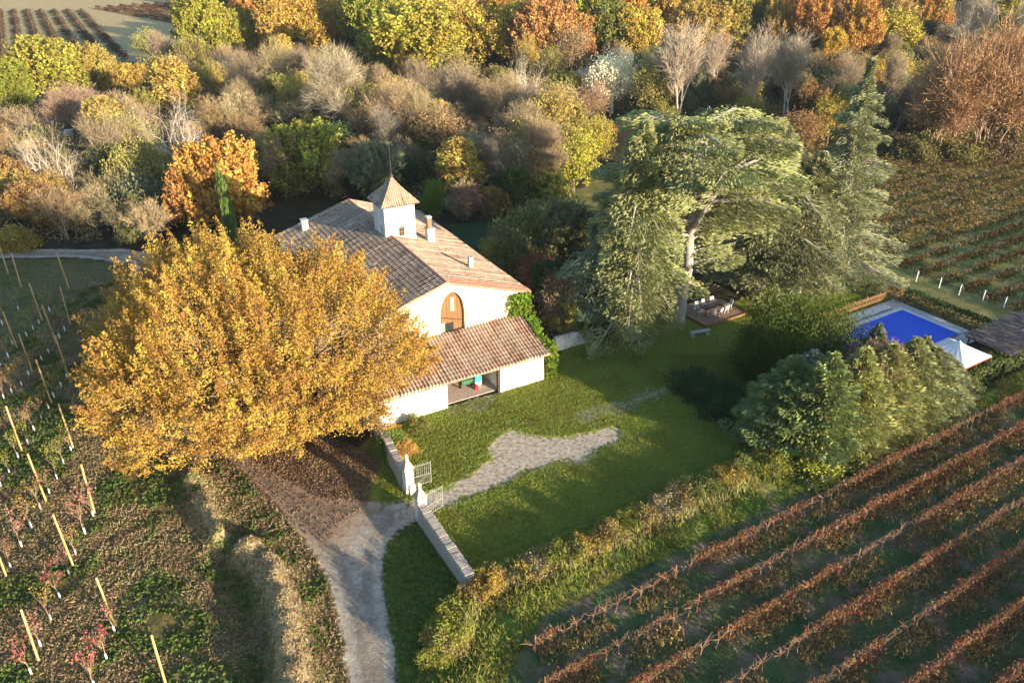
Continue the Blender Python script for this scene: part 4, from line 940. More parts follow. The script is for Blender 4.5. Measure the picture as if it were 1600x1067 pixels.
for i, (bx, by, w, ty, col, lab) in enumerate([(1462,640,70,596,(.17,.18,.045),'yellow green bush at the right foot of the conifer clump'), (1500,618,60,580,(.15,.17,.05),'round olive bush under the white tent'), (1262,730,110,690,(.30,.30,.03),'bright yellow green bush at the near foot of the conifer clump'),
        (1305,718,70,684,(.24,.26,.03),'smaller yellow green bush right of the brightest one at the clump foot'), (612,706,48,672,(.13,.19,.03),'green bush on the wall above the left gate pillar'), (634,708,34,684,(.42,.24,.05),'orange bush on the wall next to the left gate pillar'), (655,670,40,652,(.19,.19,.04),'low yellowish weeds at the foot of the white lean-to wall')]):
    x_, y_ = P(bx, by); m = span(bx, by, w)/2; sb = SHRUBS[i % 3]
    plant('bush', sb[0], sb[1], (x_, y_, gz(x_, y_)), (m, m, max(.5, height(bx, by, ty)*.8)), i, col, BK, lab, 'bush')

# ================================================================== vines
def vine_mats():
    m, nt, out = new_mat('vine_leaf'); g = NG(nt); r = g.attr('rnd'); oi = nt.nodes.new('ShaderNodeObjectInfo')
    big = g.noise(g.geo(), .28, 3); t = g.math('ADD', g.math('MULTIPLY', r, .6), g.math('MULTIPLY', big, .75))
    col = g.ramp(t, [(.30, (.16,.15,.035)), (.42, (.24,.12,.04)), (.55, (.34,.13,.06)), (.68, (.42,.19,.09)), (.80, (.36,.06,.045)), (.92, (.36,.23,.10))])
    col = g.mix(1, col, oi.outputs['Color'], 'MULTIPLY')
    d = nt.nodes.new('ShaderNodeBsdfDiffuse'); g.l.new(col, d.inputs[0]); tr = nt.nodes.new('ShaderNodeBsdfTranslucent'); g.l.new(col, tr.inputs[0]); mx = nt.nodes.new('ShaderNodeMixShader'); mx.inputs[0].default_value = .25
    g.l.new(d.outputs[0], mx.inputs[1]); g.l.new(tr.outputs[0], mx.inputs[2]); g.l.new(mx.outputs[0], out.inputs[0]); return m
M_vine = vine_mats()
M_weedlow = leaf_mat('weed_low', trans=.2)
def vine_mesh(seed, L, h=1.35, per=210, leaf=.13, cane=True, gap=.26):
    rng = np.random.RandomState(seed); n = int(L*per); x = rng.rand(n)*L
    dens = vnoise(x*.42+seed*7, x*0+seed); keep = dens > gap+.42*rng.rand(n); x = x[keep]; n = len(x); dens = dens[keep]
    z = h*(1-np.abs(rng.normal(size=n))*.48)*(.85+.3*vnoise(x*.9, x*0+seed*3)); z = np.where(z < .15, rng.uniform(.15, 1.1, n), z); y = rng.normal(size=n)*(.13+.16*(z < .9))-.12*(z < .8)
    V, F, a = leaves(np.stack([x, y, z], 1), rng.normal(size=(n, 3))+np.array([0, 0, .3]), leaf*rng.uniform(.6, 1.5, n)*1.4, leaf*rng.uniform(.6, 1.4, n)*.7, rng.rand(n), rng)
    fol = np_mesh('vine_leaves', V, F, {'rnd': a}, False, M_vine)
    segs = []
    for i in range(int(L/1.0)):
        xx = i+rng.uniform(-.1, .1); top = np.array([xx+rng.normal()*.1, rng.normal()*.04, .75]); segs.append(((xx, 0, -.1), top, .045, .03))
        for k in range(9 if cane else 3):
            a = rng.uniform(-.6, .6); q = top+np.array([a, rng.normal()*.07, rng.uniform(.1, .5)]); segs.append((top, q, .015, .012)); segs.append((q, q+np.array([a*.5+rng.normal()*.15, rng.normal()*.1, rng.uniform(.0, .35)]), .012, .006))
    P0 = [s_[0] for s_ in segs]; V, F = tubes(P0, [s_[1] for s_ in segs], [s_[2] for s_ in segs], [s_[3] for s_ in segs], 3)
    can = np_mesh('vine_canes', V, F, None, False, M_cane)
    m = int(L*120); x = rng.rand(m)*L; k = vnoise(x*.5+seed, x*0+9)>.35; x = x[k]; m = len(x); z = rng.rand(m)*.35
    V, F, a = leaves(np.stack([x, rng.normal(size=m)*.34-.35, z], 1), rng.normal(size=(m, 3))*.5+np.array([0, 0, 1]), .3, .08, rng.rand(m), rng)
    wd = np_mesh('vine_weeds', V, F, {'rnd': a}, False, M_weedlow)
    return fol, can, wd
M_cane = noisy('vine_cane', (.16,.08,.045), (.34,.18,.10), 2, .9, use_obj=False)
VM = [vine_mesh(100+i, 66) for i in range(4)]
wm = MB(); 
for z in (.7, 1.25): wm.bar((0, 0, z), (66, 0, z), .006, 3)
wire_me = None; post_me = None
ORD = ['first','second','third','fourth','fifth','sixth','seventh','eighth','ninth','tenth','eleventh','twelfth','thirteenth','fourteenth','fifteenth','sixteenth','seventeenth','eighteenth','nineteenth','twentieth','twenty-first','twenty-second','twenty-third','twenty-fourth','twenty-fifth','twenty-sixth','twenty-seventh','twenty-eighth','twenty-ninth','thirtieth']
RANG = math.atan2(R_DIR[1], R_DIR[0])
def vine_row(p, ang, meshes, label, group, sx=1., col=(1, 1, 1), wcol=(.30,.20,.07), posts=0, wires=True, cat='vine row', sz=1., wy=1.):
    global wire_me, post_me
    r = empty('vine_row', (p[0], p[1], 0), ang, label, cat, group, (sx, wy, sz))
    f = link('vine_foliage', meshes[0], r); f.color = (*col, 1); link('vine_canes', meshes[1], r)
    w_ = link('weeds', meshes[2], r); w_.color = (*wcol, 1)
    if wires:
        if wire_me is None: o_ = wm.build('wire', M_wire, r); wire_me = o_.data
        else: link('wire', wire_me, r)
    for i in range(posts):
        if post_me is None: x = MB(); x.bar((0, 0, -.2), (0, 0, 1.5), .045, 6); post_me = x.build('post', M_cane, r).data
        else: o_ = link('post', post_me, r); o_.location = (i*10.8, 0, 0)
starts = [16.2, 15.2, 14.5, 12, 10, 8, 6, 4, 2]
for i in range(9):
    n_ = 24.05-2.42*i
    lab = 'vine row of rusty leaves nearest the bright grass verge' if i == 0 else ('%s rusty vine row from the bright grass verge' % ORD[i] if i < 8 else 'vine row cutting the bottom right corner of the view')
    vine_row(RN(starts[i], n_), RANG, VM[i % 4], lab, 'vine rows of the lower vineyard', .92+.05*(i % 3), col=(.58-.01*i, .70-.01*i, .82-.01*i), posts=6, wy=1.05)
VF = [vine_mesh(120+i, 66, 1.1, 90, .20, False, .05) for i in range(3)]
k = 0
for i in range(24):
    n_ = 34+2.6*i
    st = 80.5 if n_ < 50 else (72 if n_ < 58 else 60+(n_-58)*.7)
    shade_k = .24 if n_ < 50 else .72  # near rows and weeds darker, far ones brighter: shade and sun in the colour
    vine_row(RN(st, n_), RANG, VF[i % 3], '%s vine row of the upper right vineyard, counted from the pool hedge' % ORD[i], 'vine rows of the upper right vineyard', 1.5 if i > 6 else 1.1, (shade_k*.75, shade_k*1.3, shade_k*1.0), (.10,.13,.04) if n_ < 50 else (.36,.27,.09), wires=False, sz=.62 if n_ < 50 else .8, wy=1.1 if n_ < 50 else 2.2)
for i, q in enumerate([(1431,440),(1467,450),(1498,461),(1535,470),(1568,481)]):
    x_, y_ = P(*q); r_ = empty('vineyard_post', (x_, y_, 0), 0, '%s white end post of the upper vineyard, from the fence corner rightwards' % ORD[i], 'post', 'white end posts of the upper vineyard')
    x = MB(); x.bar((0, 0, -.2), (0, 0, 1.15), .05, 6); x.build('post_shaft', M_white, r_); x = MB(); x.bar((0, 0, 1.15), (0, 0, 1.22), .085, 6); x.build('post_cap', M_grey, r_)
LANG = math.atan2(-.864, .504)
for i, xt in enumerate(range(127, -130, -21)):
    vine_row(P(xt, 18), LANG, VF[i % 3], '%s brown vine row of the far left field, counted from its right edge' % ORD[i], 'vine rows of the far left field', 2.3, (.24,.42,.62), (.12,.10,.04), wires=False, sz=1.0, wy=2.4)
L2 = math.atan2(-.698, .716); b0 = P(150, 14)
for i in range(13):
    vine_row((b0[0]+.698*i*5.2+.1*i, b0[1]+.716*i*5.2), L2, VF[i % 3], '%s reddish vine row beyond the yellow trees at the top left, from the near side' % ORD[i], 'reddish vine rows of the top left field', 1.7, (.40,.45,.55), (.18,.14,.06), wires=False, sz=1.2, wy=1.6)

# ================================================================== young orchard
POLE = [((13,428),378,'farthest left post beside the back track'),((33,448),405,'thin far post second from the left edge'),((108,451),404,'upright far post nearest the back track bend'),((110,507),458,'far post standing below the bend post'),((66,500),458,'far post between the bend post and the left edge'),
        ((27,544),508,'leaning post close to the left edge, halfway up'),((89,538),516,'short looking post in the second line from the oak'),((51,581),544,'brown post in the middle of the far orchard'),((108,590),544,'post nearest the left tip of the oak crown'),((81,630),574,'long post left below the oak tip'),
        ((35,706),641,'long orange post at the left edge, mid height'),((115,701),627,'bright straight post just left of the oak crown'),((73,785),718,'leaning post left of the lower oak edge'),((148,802),724,'bright post below the lower left oak edge'),((115,884),808,'leaning post over the red leaved sapling'),
        ((182,980),891,'bright post in the lower middle of the orchard'),((61,1033),955,'leaning post in the bottom left corner'),((260,1072),998,'post cut by the bottom edge nearest the earth bank'),((10,901),880,'post stub at the left edge near the bottom')]
pm = None
for q, ty, lab in POLE:
    x_, y_ = P(*q); z_ = gz(x_, y_)
    if pm is None:
        r_ = empty('orchard_post', (x_, y_, z_), 0, lab, 'post', 'tall wooden posts in the young orchard')
        x = MB(); x.bar((0, 0, -.3), (.05, 0, 3.95), .066, 8, .058); o1 = x.build('shaft', M_post, r_); x = MB(); x.bar((.05, 0, 3.951), (.05, 0, 3.99), .058, 8, .04); o2 = x.build('post_cap', M_woodlight, r_); pm = r_
    else:
        c = pm.copy(); COL.objects.link(c); c.location = (x_, y_, z_); c['label'] = lab; c.rotation_euler = (rnd.uniform(-.03, .03), rnd.uniform(-.03, .03), rnd.uniform(0, 6)); c.scale = (1, 1, rnd.uniform(.94, 1.05))
        for k in (o1, o2): d = k.copy(); COL.objects.link(d); d.parent = c
def sapling(seed):
    rng = np.random.RandomState(seed); segs = curve_segs((0, 0, -.1), (.05, .03, 1.1), .03, .02, rng, 0, 3, .05); C = []
    for i in range(8):
        a = rng.rand()*6.28; e = np.array([math.cos(a)*rng.uniform(.15, .5), math.sin(a)*rng.uniform(.15, .5), rng.uniform(1.5, 2.5)]); segs += curve_segs((.05, .03, rng.uniform(.8, 1.15)), e, .014, .005, rng, 0, 3, .1)
        for k in range(14): C.append(e+rng.normal(size=3)*np.array([.12, .12, .16]))
    C = np.array(C); n = len(C); V, F, a = leaves(C, rng.normal(size=(n, 3)), .13, .09, rng.rand(n), rng)
    return seg_mesh('sapling_stem', segs, 5), np_mesh('sapling_leaves', V, F, {'rnd': a}, False, M_leaf)
SAP = [sapling(200+i) for i in range(4)]
x = MB(); x.lathe(0, 0, [(.045, 0), (.055, .25), (.05, .48)], 8)
gm = x.build('trunk_guard', M_white); gme = gm.data; bpy.data.objects.remove(gm)
SP = [(295,47),(230,188),(147,348),(397,380),(352,470),(322,566),(279,672),(50,530),(103,438),(435,300),(190,895),(147,1026),(238,778),(497,960),(532,830),(440,1085),(6,158),(86,25),(45,95),(265,122),(190,262)]
SP = [(a/2.963, 707+b/2.963) for a, b in SP]
SP2 = [(12,466),(130,1018),(160,958),(195,905),(285,756),(252,803),(227,856),(102,748),(58,786),(135,700),(195,632),(227,596),(277,528),(40,620),(125,520),(155,488),(303,500),(231,404),(88,400),(182,460),(3,655),(311,712),(332,1054),(60,560),(20,810)]
SP += [(a/2.963, 350+b/2.963) for a, b in SP2]
cols_ = [('ochre', (.36,.22,.05)), ('red', (.38,.07,.07)), ('pinkish', (.38,.16,.12)), ('yellow green', (.26,.26,.04)), ('brown', (.28,.14,.06))]
seq = [3,4,0,2,0,2,1,4,2,2,2,1,0,1,2,1,0,3,3,3,4]
PX = [(q[0][0], q[0][1], q[2]) for q in POLE]
def spell(i): return ORD[i]
for i, (a, b) in enumerate(SP):
    cn, cc_ = cols_[seq[i]] if i < len(seq) else cols_[rnd.choice([0, 3, 3, 4, 0, 4])]
    x_, y_ = P(a, b); j = min(range(len(PX)), key=lambda k_: (PX[k_][0]-a)**2+(PX[k_][1]-b)**2); dx, dy = a-PX[j][0], b-PX[j][1]
    dr_ = ('right of' if dx > 0 else 'left of') if abs(dx) > abs(dy) else ('nearer than' if dy > 0 else 'farther than')
    it = SAP[i % 4]; s_ = rnd.uniform(.85, 1.15)
    r_ = plant('orchard_sapling', it[0], it[1], (x_, y_, gz(x_, y_)), (s_, s_, s_), rnd.uniform(0, 6), tuple(v*.85 for v in cc_), (.28,.2,.13), (' '.join(('%s sapling %s the %s' % (cn, dr_, PX[j][2])).split()[:16])), 'sapling', 'young trees with white guards in the orchard', ('stem', 'leaves'))
    link('trunk_guard', gme, r_)

# ================================================================== ground cover
def scatter(name, poly, n, L, Wd, col, mat, seed, zr=(0, .1), up=1.0, maskf=None, label=None, cat='grass', yr=None, extra=None):
    rng = np.random.RandomState(seed); p = np.array(poly); lo, hi = p.min(0), p.max(0)
    if extra: lo = np.maximum(lo, extra[0]); hi = np.minimum(hi, extra[1])
    X = rng.uniform(lo[0], hi[0], n*3); Y = rng.uniform(lo[1], hi[1], n*3); k = poly_sd(poly, X, Y) > .05
    if maskf is not None: k &= maskf(X, Y, rng)
    X = X[k][:n]; Y = Y[k][:n]; m = len(X); Z = ground_z(X, Y)+rng.uniform(zr[0], zr[1], m)
    V, F, a = leaves(np.stack([X, Y, Z], 1), rng.normal(size=(m, 3))*.7+np.array([0, 0, up]), L*rng.uniform(.5, 1.5, m), Wd*rng.uniform(.6, 1.4, m), np.clip(.5*vnoise(X*.9, Y*.9)+.5*rng.rand(m), 0, 1), rng)
    o_ = link(name, np_mesh(name, V, F, {'rnd': a}, False, mat)); o_.color = (*col, 1); tag(o_, label, cat, None, 'stuff'); return o_
near_box = ((-46, 24), (-5, 78))
scatter('weeds', ORCH, 46000, .24, .15, (.095,.13,.026), M_leaf, 1, (0, .12), .5, lambda X, Y, r: (line_sd(RIDGE1, X, Y) > 1.1) & (fbm(X*.33, Y*.33) > .50) & (vnoise(X*2, Y*2) > .28), 'low green weeds patchily covering the orchard ground', 'weeds', extra=near_box)
scatter('dry_grass', ORCH, 60000, .24, .06, (.30,.205,.105), M_leaf, 2, (0, .08), .5, lambda X, Y, r: (fbm(X*.33, Y*.33) < .55) | (line_sd(RIDGE1, X, Y) < 1.5), 'dry straw coloured grass between the green weeds', 'dry grass', extra=near_box)
scatter('bank_grass', ORCH, 9000, .30, .06, (.42,.33,.16), M_leaf, 12, (0, .08), .7, lambda X, Y, r: (np.minimum(line_sd(RIDGE1, X, Y), line_sd(RIDGE2, X, Y)+.3) < .95), 'straw coloured grass on the two earth banks beside the road', 'dry grass', extra=near_box)
scatter('fallen_leaves', LITTER, 16000, .15, .11, (.20,.115,.06), M_leaf, 3, (0, .04), .1, lambda X, Y, r: r.rand(len(X)) < np.clip(.25+.8*fbm(X*.6, Y*.6), 0, 1)*(.25+.75*(poly_sd(ROAD, X, Y) < .2)), 'brown fallen leaves under the golden oak', 'leaves')
scatter('tall_grass', STRIP, 60000, .5, .055, (.22,.215,.04), M_leaf, 4, (.02, .25), 1.4, lambda X, Y, r: fbm(X*.5, Y*.5) > .36, 'long yellow green grass on the verge above the vineyard', 'grass')
scatter('lawn_grass', LAWN, 110000, .17, .06, (.215,.24,.032), M_leaf, 5, (0, .04), 1.2, lambda X, Y, r: (poly_sd(DRIVE, X, Y) < -.1) & (np.sin((-X*.49+Y*.87)*9+vnoise(X*.15, Y*.15)*4) > -1.5+1.3*r.rand(len(X))), 'short green lawn grass inside the walls', 'grass', extra=((-12, 28), (26, 62)))
scatter('verge_grass', VERGE_IN, 9000, .2, .06, (.09,.14,.03), M_leaf, 6, (0, .05), 1.2, None, 'dark green grass between the road and the long wall', 'grass')
scatter('row_grass', [RN(12, 25.6), RN(75, 25.6), RN(75, 2), RN(0, 2)], 60000, .26, .06, (.12,.15,.045), M_leaf, 7, (0, .06), 1., lambda X, Y, r: fbm(X*.5+7, Y*.5) > .42, 'green and brown grass between the vine rows', 'grass')

scatter('dry_stalks', PP([(690,1040),(700,960),(735,925),(850,893),(980,832),(1120,765),(1215,722),(1240,745),(1130,800),(1000,860),(860,925),(760,965),(730,1040)]), 9000, .55, .035, (.33,.29,.10), M_leaf, 14, (.1, .9), 1.8, lambda X, Y, r: vnoise(X*.8, Y*.8) > .4, 'dry standing stalks along the bank at the lawn edge', 'dry stalks')
# hedge-like thicket on the bank (its shadow falls on the lawn)
thl = PP([(690,1040),(700,985),(735,935),(790,912),(850,890),(915,858),(980,828),(1050,795),(1120,762),(1180,735),(1215,728)])
TL = [sum(math.dist(thl[i], thl[i+1]) for i in range(k)) for k in range(len(thl))]
r4 = random.Random(8); labs = ['ochre','yellow green','olive','straw coloured','golden']; tc_ = [(.26,.19,.06), (.25,.25,.035), (.14,.16,.04), (.30,.24,.12), (.36,.25,.04)]
k = 0; t = 0
while t < TL[-1]:
    i = max(j for j in range(len(TL)-1) if TL[j] <= t); f = (t-TL[i])/(TL[i+1]-TL[i]); x_ = thl[i][0]+(thl[i+1][0]-thl[i][0])*f+r4.uniform(-.35, .35); y_ = thl[i][1]+(thl[i+1][1]-thl[i][1])*f+r4.uniform(-.6, .2)
    c = r4.randrange(5); h = r4.uniform(.75, 1.5); w = r4.uniform(.9, 1.4); sb = SHRUBS[k % 3]
    where = 'near the road end' if t < 5 else 'at the foot of the long wall' if t < 9 else 'along the near half of the dark lawn' if t < 20 else 'along the middle of the dark lawn' if t < 29 else 'close to the conifer clump'
    plant('thicket_bush', sb[0], sb[1], (x_, y_, gz(x_, y_)-.05), (w, w, h), r4.uniform(0, 6), tc_[c], BK, '%s bush in the bank thicket %s' % (labs[c], where), 'bush', 'wild bushes of the bank thicket', ('stems', 'leaves'))
    t += r4.uniform(.75, 1.15); k += 1

# ================================================================== woodland behind
def cols(c): return c
T = [
 (oak,330,98,-6,92,YG,'tall yellow green tree at the right corner of the far left vineyard'), (oak,377,92,18,56,(.34,.29,.03),'smaller yellow tree leaning against the tall yellow green one'),
 (oak,82,168,60,128,(.28,.26,.035),'big bright yellow green oak at the left, below the far vineyard'), (oak,18,190,98,92,(.20,.21,.025),'green oak cut by the left edge of the view'),
 (oak,160,150,70,62,(.34,.25,.05),'ochre tree right of the big yellow green oak'), (oak,206,146,100,60,(.42,.29,.05),'low golden bush tree above the pale rubble wall'), (sparse,238,98,44,50,(.34,.33,.09),'thin pale green bare topped tree on the vineyard slope'),
 (tall,440,95,-30,70,GOLD,'tall golden tree right of the dark cypress'), (tall,478,92,-20,60,(.42,.27,.04),'slim golden tree in the top left woodland'), (oak,520,72,-40,80,(.38,.27,.04),'wide golden tree at the top edge, left of centre'),
 (oak,585,95,-30,90,(.24,.25,.03),'green yellow oak behind the large yellow one'), (oak,655,140,8,150,(.36,.31,.035),'large bright yellow oak standing above the chapel belfry'), (oak,598,120,35,70,(.20,.22,.03),'dark green oak at the left flank of the large yellow oak'),
 (oak,765,105,10,100,(.42,.32,.04),'golden oak right of the large yellow oak'), (oak,838,112,-4,100,(.40,.21,.06),'orange brown oak in the upper middle'), (oak,915,95,-20,84,(.30,.29,.03),'yellow green oak in the upper middle woodland'),
 (oak,975,95,-20,76,ORANGE,'deep orange oak right of the yellow green one'), (oak,1038,62,-24,70,(.30,.24,.05),'ochre oak behind the bare poplars'), (oak,1105,60,-22,72,(.26,.22,.04),'olive gold oak above the second poplar'),
 (oak,1160,82,2,60,(.12,.14,.04),'dark green oak above the third poplar'), (oak,1212,86,-8,66,(.42,.26,.04),'gold oak between third and fourth poplar'), (oak,1262,90,-10,70,ORANGE,'orange oak right of the fourth poplar'),
 (oak,1298,100,45,40,(.50,.31,.025),'small brilliant golden tree over the little spruce'), (oak,1330,95,-5,66,(.44,.23,.035),'tall orange tree above the pointed cedar tip'), (oak,1385,78,0,70,(.38,.24,.06),'ochre oak at the upper right'),
 (oak,1432,62,-12,70,(.40,.28,.05),'golden oak left of the tall grey poplar'), (oak,1475,60,0,50,(.36,.26,.06),'dull gold tree at the foot of the grey poplar'), (oak,1560,80,20,60,(.20,.20,.05),'olive tree behind the reddish planes'),
 (oak,352,352,222,140,(.44,.235,.035),'rich orange oak right behind the golden oak'), (oak,300,362,258,70,(.40,.20,.045),'lower brownish orange tree at the left of the orange oak'), (oak,478,300,196,124,(.25,.25,.035),'yellow green oak left of the belfry'),
 (sparse,895,300,205,80,(.38,.34,.035),'yellow green small tree in the dark gully behind the chapel'), (sparse,930,262,180,56,(.36,.30,.04),'thin yellow tree beside the left cedar'), (sparse,690,262,172,90,(.36,.23,.09),'tan and orange half bare tree behind the belfry'),
 (sparse,650,235,176,60,(.26,.20,.08),'brownish half bare tree left of the tan one'), (sparse,740,282,212,64,(.27,.22,.12),'grey tan round half bare tree behind the chimneys'), (oak,800,330,262,44,(.10,.13,.03),'small round dark green tree in the clearing behind the chapel'),
 (sparse,730,345,288,62,(.30,.14,.09),'reddish leaved shrub tree behind the roof ridge'), (oak,680,352,284,34,(.15,.21,.02),'bright ivy covered column tree close behind the roof'), (oak,425,155,95,34,(.32,.26,.05),'small rounded golden tree in the brown scrub'),
 (oak,448,190,140,40,(.22,.20,.05),'small olive tree in the scrub above the orange oak'), (sparse,775,428,370,50,(.30,.27,.05),'yellowish shrub at the right side of the chapel roof'), (sparse,832,392,350,70,(.28,.26,.05),'sparse green yellow shrub in front of the meadow'),
 (sparse,838,455,395,64,(.30,.13,.05),'rusty red shrub beside the chapel eave'), (sparse,880,520,425,80,(.17,.12,.07),'dark brown half bare shrub over the garden wall'), (sparse,1245,238,172,70,(.30,.17,.06),'rusty small tree behind the drooping cedars'),
 (sparse,1290,232,150,60,(.36,.27,.04),'golden small tree left of the pointed cedar'), (oak,1100,290,225,50,(.44,.29,.03),'yellow tree glimpsed through the top of the great cedar'),
]
for f_, bx, by, ty, w, col, lab in T: f_(bx, by, ty, w, col, lab)
Tb = [
 (560,222,76,160,GREYT,BKP,0,'broad grey tan leafless tree in the upper middle'), (738,205,126,78,(.27,.17,.11),(.25,.18,.13),1,'round brown leafless tree right of the grey tan one'), (610,262,170,80,(.24,.20,.15),BKP,0,'pale stemmed leafless tree just behind the belfry roof'),
 (132,232,138,95,(.28,.18,.12),(.24,.17,.12),2,'brown pink leafless bush tree right of the red car'), (505,175,120,60,(.26,.21,.15),BKP,1,'grey leafless scrub tree in the brown scrub'), (1000,170,88,60,(.40,.33,.22),BKP,0,'tan thin tree beside the cream willow'),
]
for bx, by, ty, w, col, bk, v, lab in Tb: bare_t(bx, by, ty, w, col, lab, bark=bk, v=v)
def grp(lib, kind, lst, H0, group):
    for bx, by, ty, w, col, bk, v, lab in lst: put(lib, kind, bx, by, ty, w, col, lab, 'tree', group, bk, v, H0=H0)
grp(POPLARS, 'poplar_tree', [(1062,196,40,82,(.36,.29,.20),(.60,.52,.42),0,'leftmost tall pale bare poplar above the great cedar'), (1118,150,50,50,(.32,.25,.18),(.5,.43,.35),1,'small bare poplar second from the left'), (1178,196,50,68,(.38,.31,.22),(.62,.55,.45),1,'third bare poplar with white trunk'), (1230,190,55,70,(.36,.29,.20),(.62,.55,.45),0,'fourth bare poplar with the brightest trunk'),
    (1508,100,-18,56,(.40,.34,.25),(.55,.48,.4),1,'tall grey poplar at the top right'), (1592,105,0,40,(.38,.31,.23),(.5,.43,.36),0,'grey poplar at the top right corner')], 16, 'leafless poplars')
grp(PLANES, 'plane_tree', [(1455,248,66,130,(.33,.185,.085),(.42,.30,.20),0,'reddish brown plane tree nearest the pointed cedar'), (1530,250,48,130,(.33,.185,.085),(.42,.30,.20),1,'tallest reddish plane tree with orange tip'), (1592,246,62,110,(.33,.185,.085),(.42,.30,.20),0,'reddish brown plane tree at the right edge')], 18, 'reddish plane trees by the upper vineyard')
grp(DEADS, 'dead_tree', [(292,292,132,130,(.44,.36,.27),(.78,.70,.60),0,'big white limbed dead tree above the orange oak'), (92,322,186,140,(.44,.35,.25),(.74,.64,.52),1,'white limbed dead tree at the left edge'), (818,205,82,110,(.50,.42,.28),(.78,.71,.58),1,'fallen looking white branched tree in the upper middle'), (705,62,-22,60,(.6,.55,.48),(.85,.8,.74),0,'white branched bare tree at the top edge'),
    (20,235,150,60,(.4,.33,.22),(.7,.62,.5),0,'small white limbed dead tree near the red car')], 13, 'white limbed dead trees')
put(SPARSE, 'willow_tree', 955, 178, 82, 84, (.80,.70,.46), 'cream coloured leafy willow in the upper middle', 'tree', None, (.6,.55,.45), 0, R0=4.9, H0=10.6)
put(SPARSE, 'willow_tree', 915, 165, 105, 46, (.72,.62,.38), 'smaller cream willow at the left of the bigger one', 'tree', None, (.6,.55,.45), 1, R0=4.9, H0=10.6)
it = st1[0]
for bx, by, ty, w, lab in ((1297,196,132,38,'little yellow green spruce left of the pointed cedar tip'),):
    x_, y_ = P(bx, by); h = height(bx, by, ty); m = span(bx, by, w)/2; plant('spruce_tree', it[0], it[1], (x_, y_, 0), (m/2.9, m/2.9, h/8), 1, (.24,.25,.05), BK, lab)
cyt, cyc = shrub('cypress', 95, 160, 60, .10, 1, 1, .75)
for bx, by, ty, w, lab, col in ((366,392,296,20,'slim green cypress poking out above the golden oak',(.13,.19,.04)), (408,50,-12,14,'slim dark cypress at the top between golden trees',(.05,.09,.02))):
    x_, y_ = P(bx, by); plant('cypress_tree', cyt, cyc, (x_, y_, 0), (span(bx, by, w)/2, span(bx, by, w)/2, height(bx, by, ty)), 0, col, BK, lab)

# mass of far trees and scrub, every one a thing of its own
LM = []
r5 = random.Random(21); pal = [GOLD, ORANGE, (.42,.33,.04), (.38,.24,.05), (.30,.26,.04), (.20,.21,.04), (.36,.18,.05), (.26,.17,.08)]
cnt = 0
fr = []
for row, by in enumerate((104, 84, 66, 50, 36, 23, 11, 0, -10)):
    for bx in range(395 if by < 90 else 700, 1620, 62 if by > 40 else 52):
        x0 = bx+r5.uniform(-14, 14); y0 = by+r5.uniform(-7, 7)
        if 1130 < x0 < 1420 and y0 > 92: continue
        if x0 > 1440 and y0 > 70: continue
        fr.append((x0, y0))
far_lab = {0: 'golden', 1: 'orange', 2: 'yellow', 3: 'ochre', 4: 'olive yellow', 5: 'green', 6: 'rust brown', 7: 'brown'}
for x0, y0 in fr:
    c = r5.choice([0, 0, 1, 2, 3, 3, 4, 5, 6, 7]); x_, y_ = P(x0, y0); h = r5.uniform(12, 17.5); R_ = r5.uniform(6.2, 9.0)
    it = r5.choice(OAKS) if r5.random() < .85 else r5.choice(SPARSE)
    side = 'left' if x0 < 800 else 'middle' if x0 < 1200 else 'right'
    plant('broadleaf_tree', it[0], it[1], (x_, y_, 0), (R_/5.2, R_/5.2, h/10.5), r5.uniform(0, 6), jit(pal[c]), BK, '%s crowned tree in the far woodland, %s part of the skyline wood' % (far_lab[c], side), 'tree', '%s crowned trees in the far woodland, %s part' % (far_lab[c], side))
SCR = [[(235,105),(430,110),(700,150),(900,120),(1300,120),(1420,105),(1420,240),(1290,200),(1000,200),(890,230),(870,330),(880,420),(820,400),(760,380),(650,330),(560,310),(480,320),(400,300),(270,330),(250,385),(0,385),(0,235),(150,235),(160,180),(235,170)],
       [(1400,60),(1620,60),(1620,245),(1560,250),(1400,240)], [(700,300),(880,300),(900,540),(868,540),(830,450),(740,390)]]
spal = [('grey brown twiggy', (.215,.17,.095), 1), ('brown leafless', (.235,.16,.08), 1), ('tan twiggy', (.30,.235,.12), 1), ('dark olive', (.15,.15,.06), 0), ('dark green', (.08,.115,.04), 0), ('olive yellow', (.27,.235,.05), 0), ('ochre brown', (.28,.175,.055), 0), ('grey green', (.19,.20,.11), 0)]
pts = []
def inside(x, y, poly):
    ins = False
    for i in range(len(poly)):
        a = poly[i]; b = poly[(i+1) % len(poly)]
        if (a[1] > y) != (b[1] > y) and x < a[0]+(y-a[1])*(b[0]-a[0])/(b[1]-a[1]): ins = not ins
    return ins
rej = [(150, 235, 145, 172), (40, 120, 180, 225)]
def blocked(x, y):
    wx, wy = P(x, y); a = wx-A0[0]; b = wy-A0[1]; u = a*U[0]+b*U[1]; w = -a*U[1]+b*U[0]
    if -2.5 < u < 17.5 and -2 < w < 31: return True
    return any(a0 < x < a1 and b0 < y < b1 for a0, a1, b0, b1 in rej) or (760 < x < 860 and 345 < y < 395)
tries = 0
while len(pts) < 298 and tries < 40000:
    tries += 1; pi_ = 0 if r5.random() < .78 else (1 if r5.random() < .55 else 2); bb = SCR[pi_]; xs = [q[0] for q in bb]; ys = [q[1] for q in bb]
    x0 = r5.uniform(min(xs), max(xs)); y0 = r5.uniform(min(ys), max(ys))
    if not inside(x0, y0, bb) or blocked(x0, y0): continue
    dmin = 12+(y0-60)*.065
    if any((x0-a)**2+((y0-b)*1.7)**2 < dmin**2 for a, b, _ in pts): continue
    pts.append((x0, y0, pi_))
r9 = random.Random(31); mt = []
